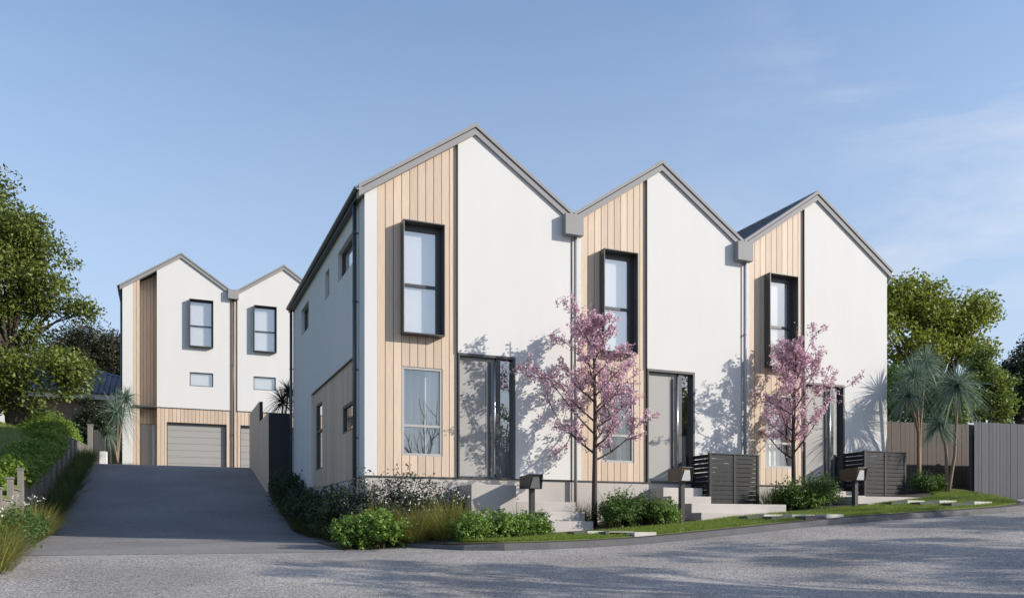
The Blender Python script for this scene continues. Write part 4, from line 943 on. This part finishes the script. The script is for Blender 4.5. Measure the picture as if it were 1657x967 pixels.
window(T, -6.2, -5.0, 3.6, 5.2, 45.44, 'x', cover='blind', gm='mirror_glass', dep=.05)
mb = MB(); p0 = at(-60, 676, 38.); p1 = at(28, 676, 38.); zt0 = at(10, 668, 38.).z
mb.box(p0.x, p1.x, 38., 38.2, 2.8, zt0); mb.box(p0.x-.03, p1.x+.03, 37.97, 38.23, zt0+.001, zt0+.05); o = mb.build('garden_wall', 'white', None, bevel=.01); tag(o, 'low white garden wall seen under the broadleaf tree', 'wall')
board_fence('short_fence', 'short dark boundary fence with a grey end post at the top of the hedge', 'fence', (-2.42,35.2), (-1.9,36.9), lambda s: 2.4, lambda s: at(150,690,35.2).z-.1, 'darkfence', .12)
q = MB(); p = at(146, 700, 35.); q.box(p.x-.09, p.x+.09, 34.95, 35.1, 2.5, at(146,688,35.).z); q.box(p.x-.11, p.x+.11, 34.93, 35.12, at(146,688,35.).z+.001, at(146,688,35.).z+.04); o = q.build('fence_post', 'retain', None, bevel=.006); tag(o, 'grey capped fence post at the upper end of the retaining boards', 'post')
p = at(167, 742, 35.8); mb = MB(); mb.box(p.x-.14, p.x+.14, 35.7, 36.0, 2.2, at(167,730,35.8).z); o = mb.build('garden_block', 'white', None, bevel=.02); tag(o, 'small white masonry block beside the driveway cordyline', 'block')

# ------------------------------------------------------------------ street trees across the road (their shade falls on the road, the glass mirrors them)
def bare_tree(label, base, H_, seed, spread=1.):
    r = rng(seed); T = thing('bare_tree', label, 'tree', base, 'street trees across the road'); mb = MB()
    def grow(p, d, L_, rad, dep):
        n = 5; pts = [p.copy()]; q = p.copy(); dv = d.copy()
        for i in range(n): dv = unit((dv+np.array([0,0,.06])+r.normal(0,.12,3))[None])[0]; q = q+dv*L_/n; pts.append(q.copy())
        mb.tube([tuple(x) for x in pts], list(np.linspace(rad, rad*.55, n+1)), 7 if dep < 2 else 4, False)
        if dep < 4:
            for j in range(3 if dep else 4):
                s = unit((dv+r.normal(0,.42*spread,3))[None])[0]; grow(pts[-1 if j < 2 else r.integers(2, n)].copy(), s, L_*r.uniform(.6,.85), rad*.55, dep+1)
    grow(np.array(base, float), np.array([0,0,1.]), H_*.3, .2, 0); mb.build('trunk', 'bark', T, True); return T
bare_tree('bare branched street tree across the road opposite the first house', (10.6, -5.2, -2.1), 9.5, 71)
bare_tree('bare branched street tree farther along the opposite kerb', (15.5, -7., -1.8), 9.5, 72)
st = big_tree('street_tree', 'leafy street tree across the road opposite the middle house', 'tree', (14.6, 1.6, -1.0), (14.6, 1.6, 3.9),
    [((14.6,1.6,5.1), (2.3,1.5,1.25), 1)], 'tree', .15, 110, 36, 73, (.25,.55), .12, group='street trees across the road', limbs=30, fill=.4)
for (x, y, z, s, lab) in [(19.2, 2.0, -.9, .95, 'leafy street tree across the road opposite the end house'), (12.2, .9, -1.2, .8, 'small leafy street tree across the road opposite the first house'), (24.2, 3.0, -.5, 1.05, 'leafy street tree across the road near the neighbour driveway'), (29.5, 4.2, -.2, 1.05, 'leafy street tree farthest along the opposite kerb'), (22., -1.5, -.6, 1.0, 'leafy street tree set back across the road')]:
    c = copy_tree(st); c.location = (x, y, z); c.scale = (s, s, s); c.rotation_euler = (0, 0, x); c['label'] = lab
print('scene built', len(bpy.data.objects))
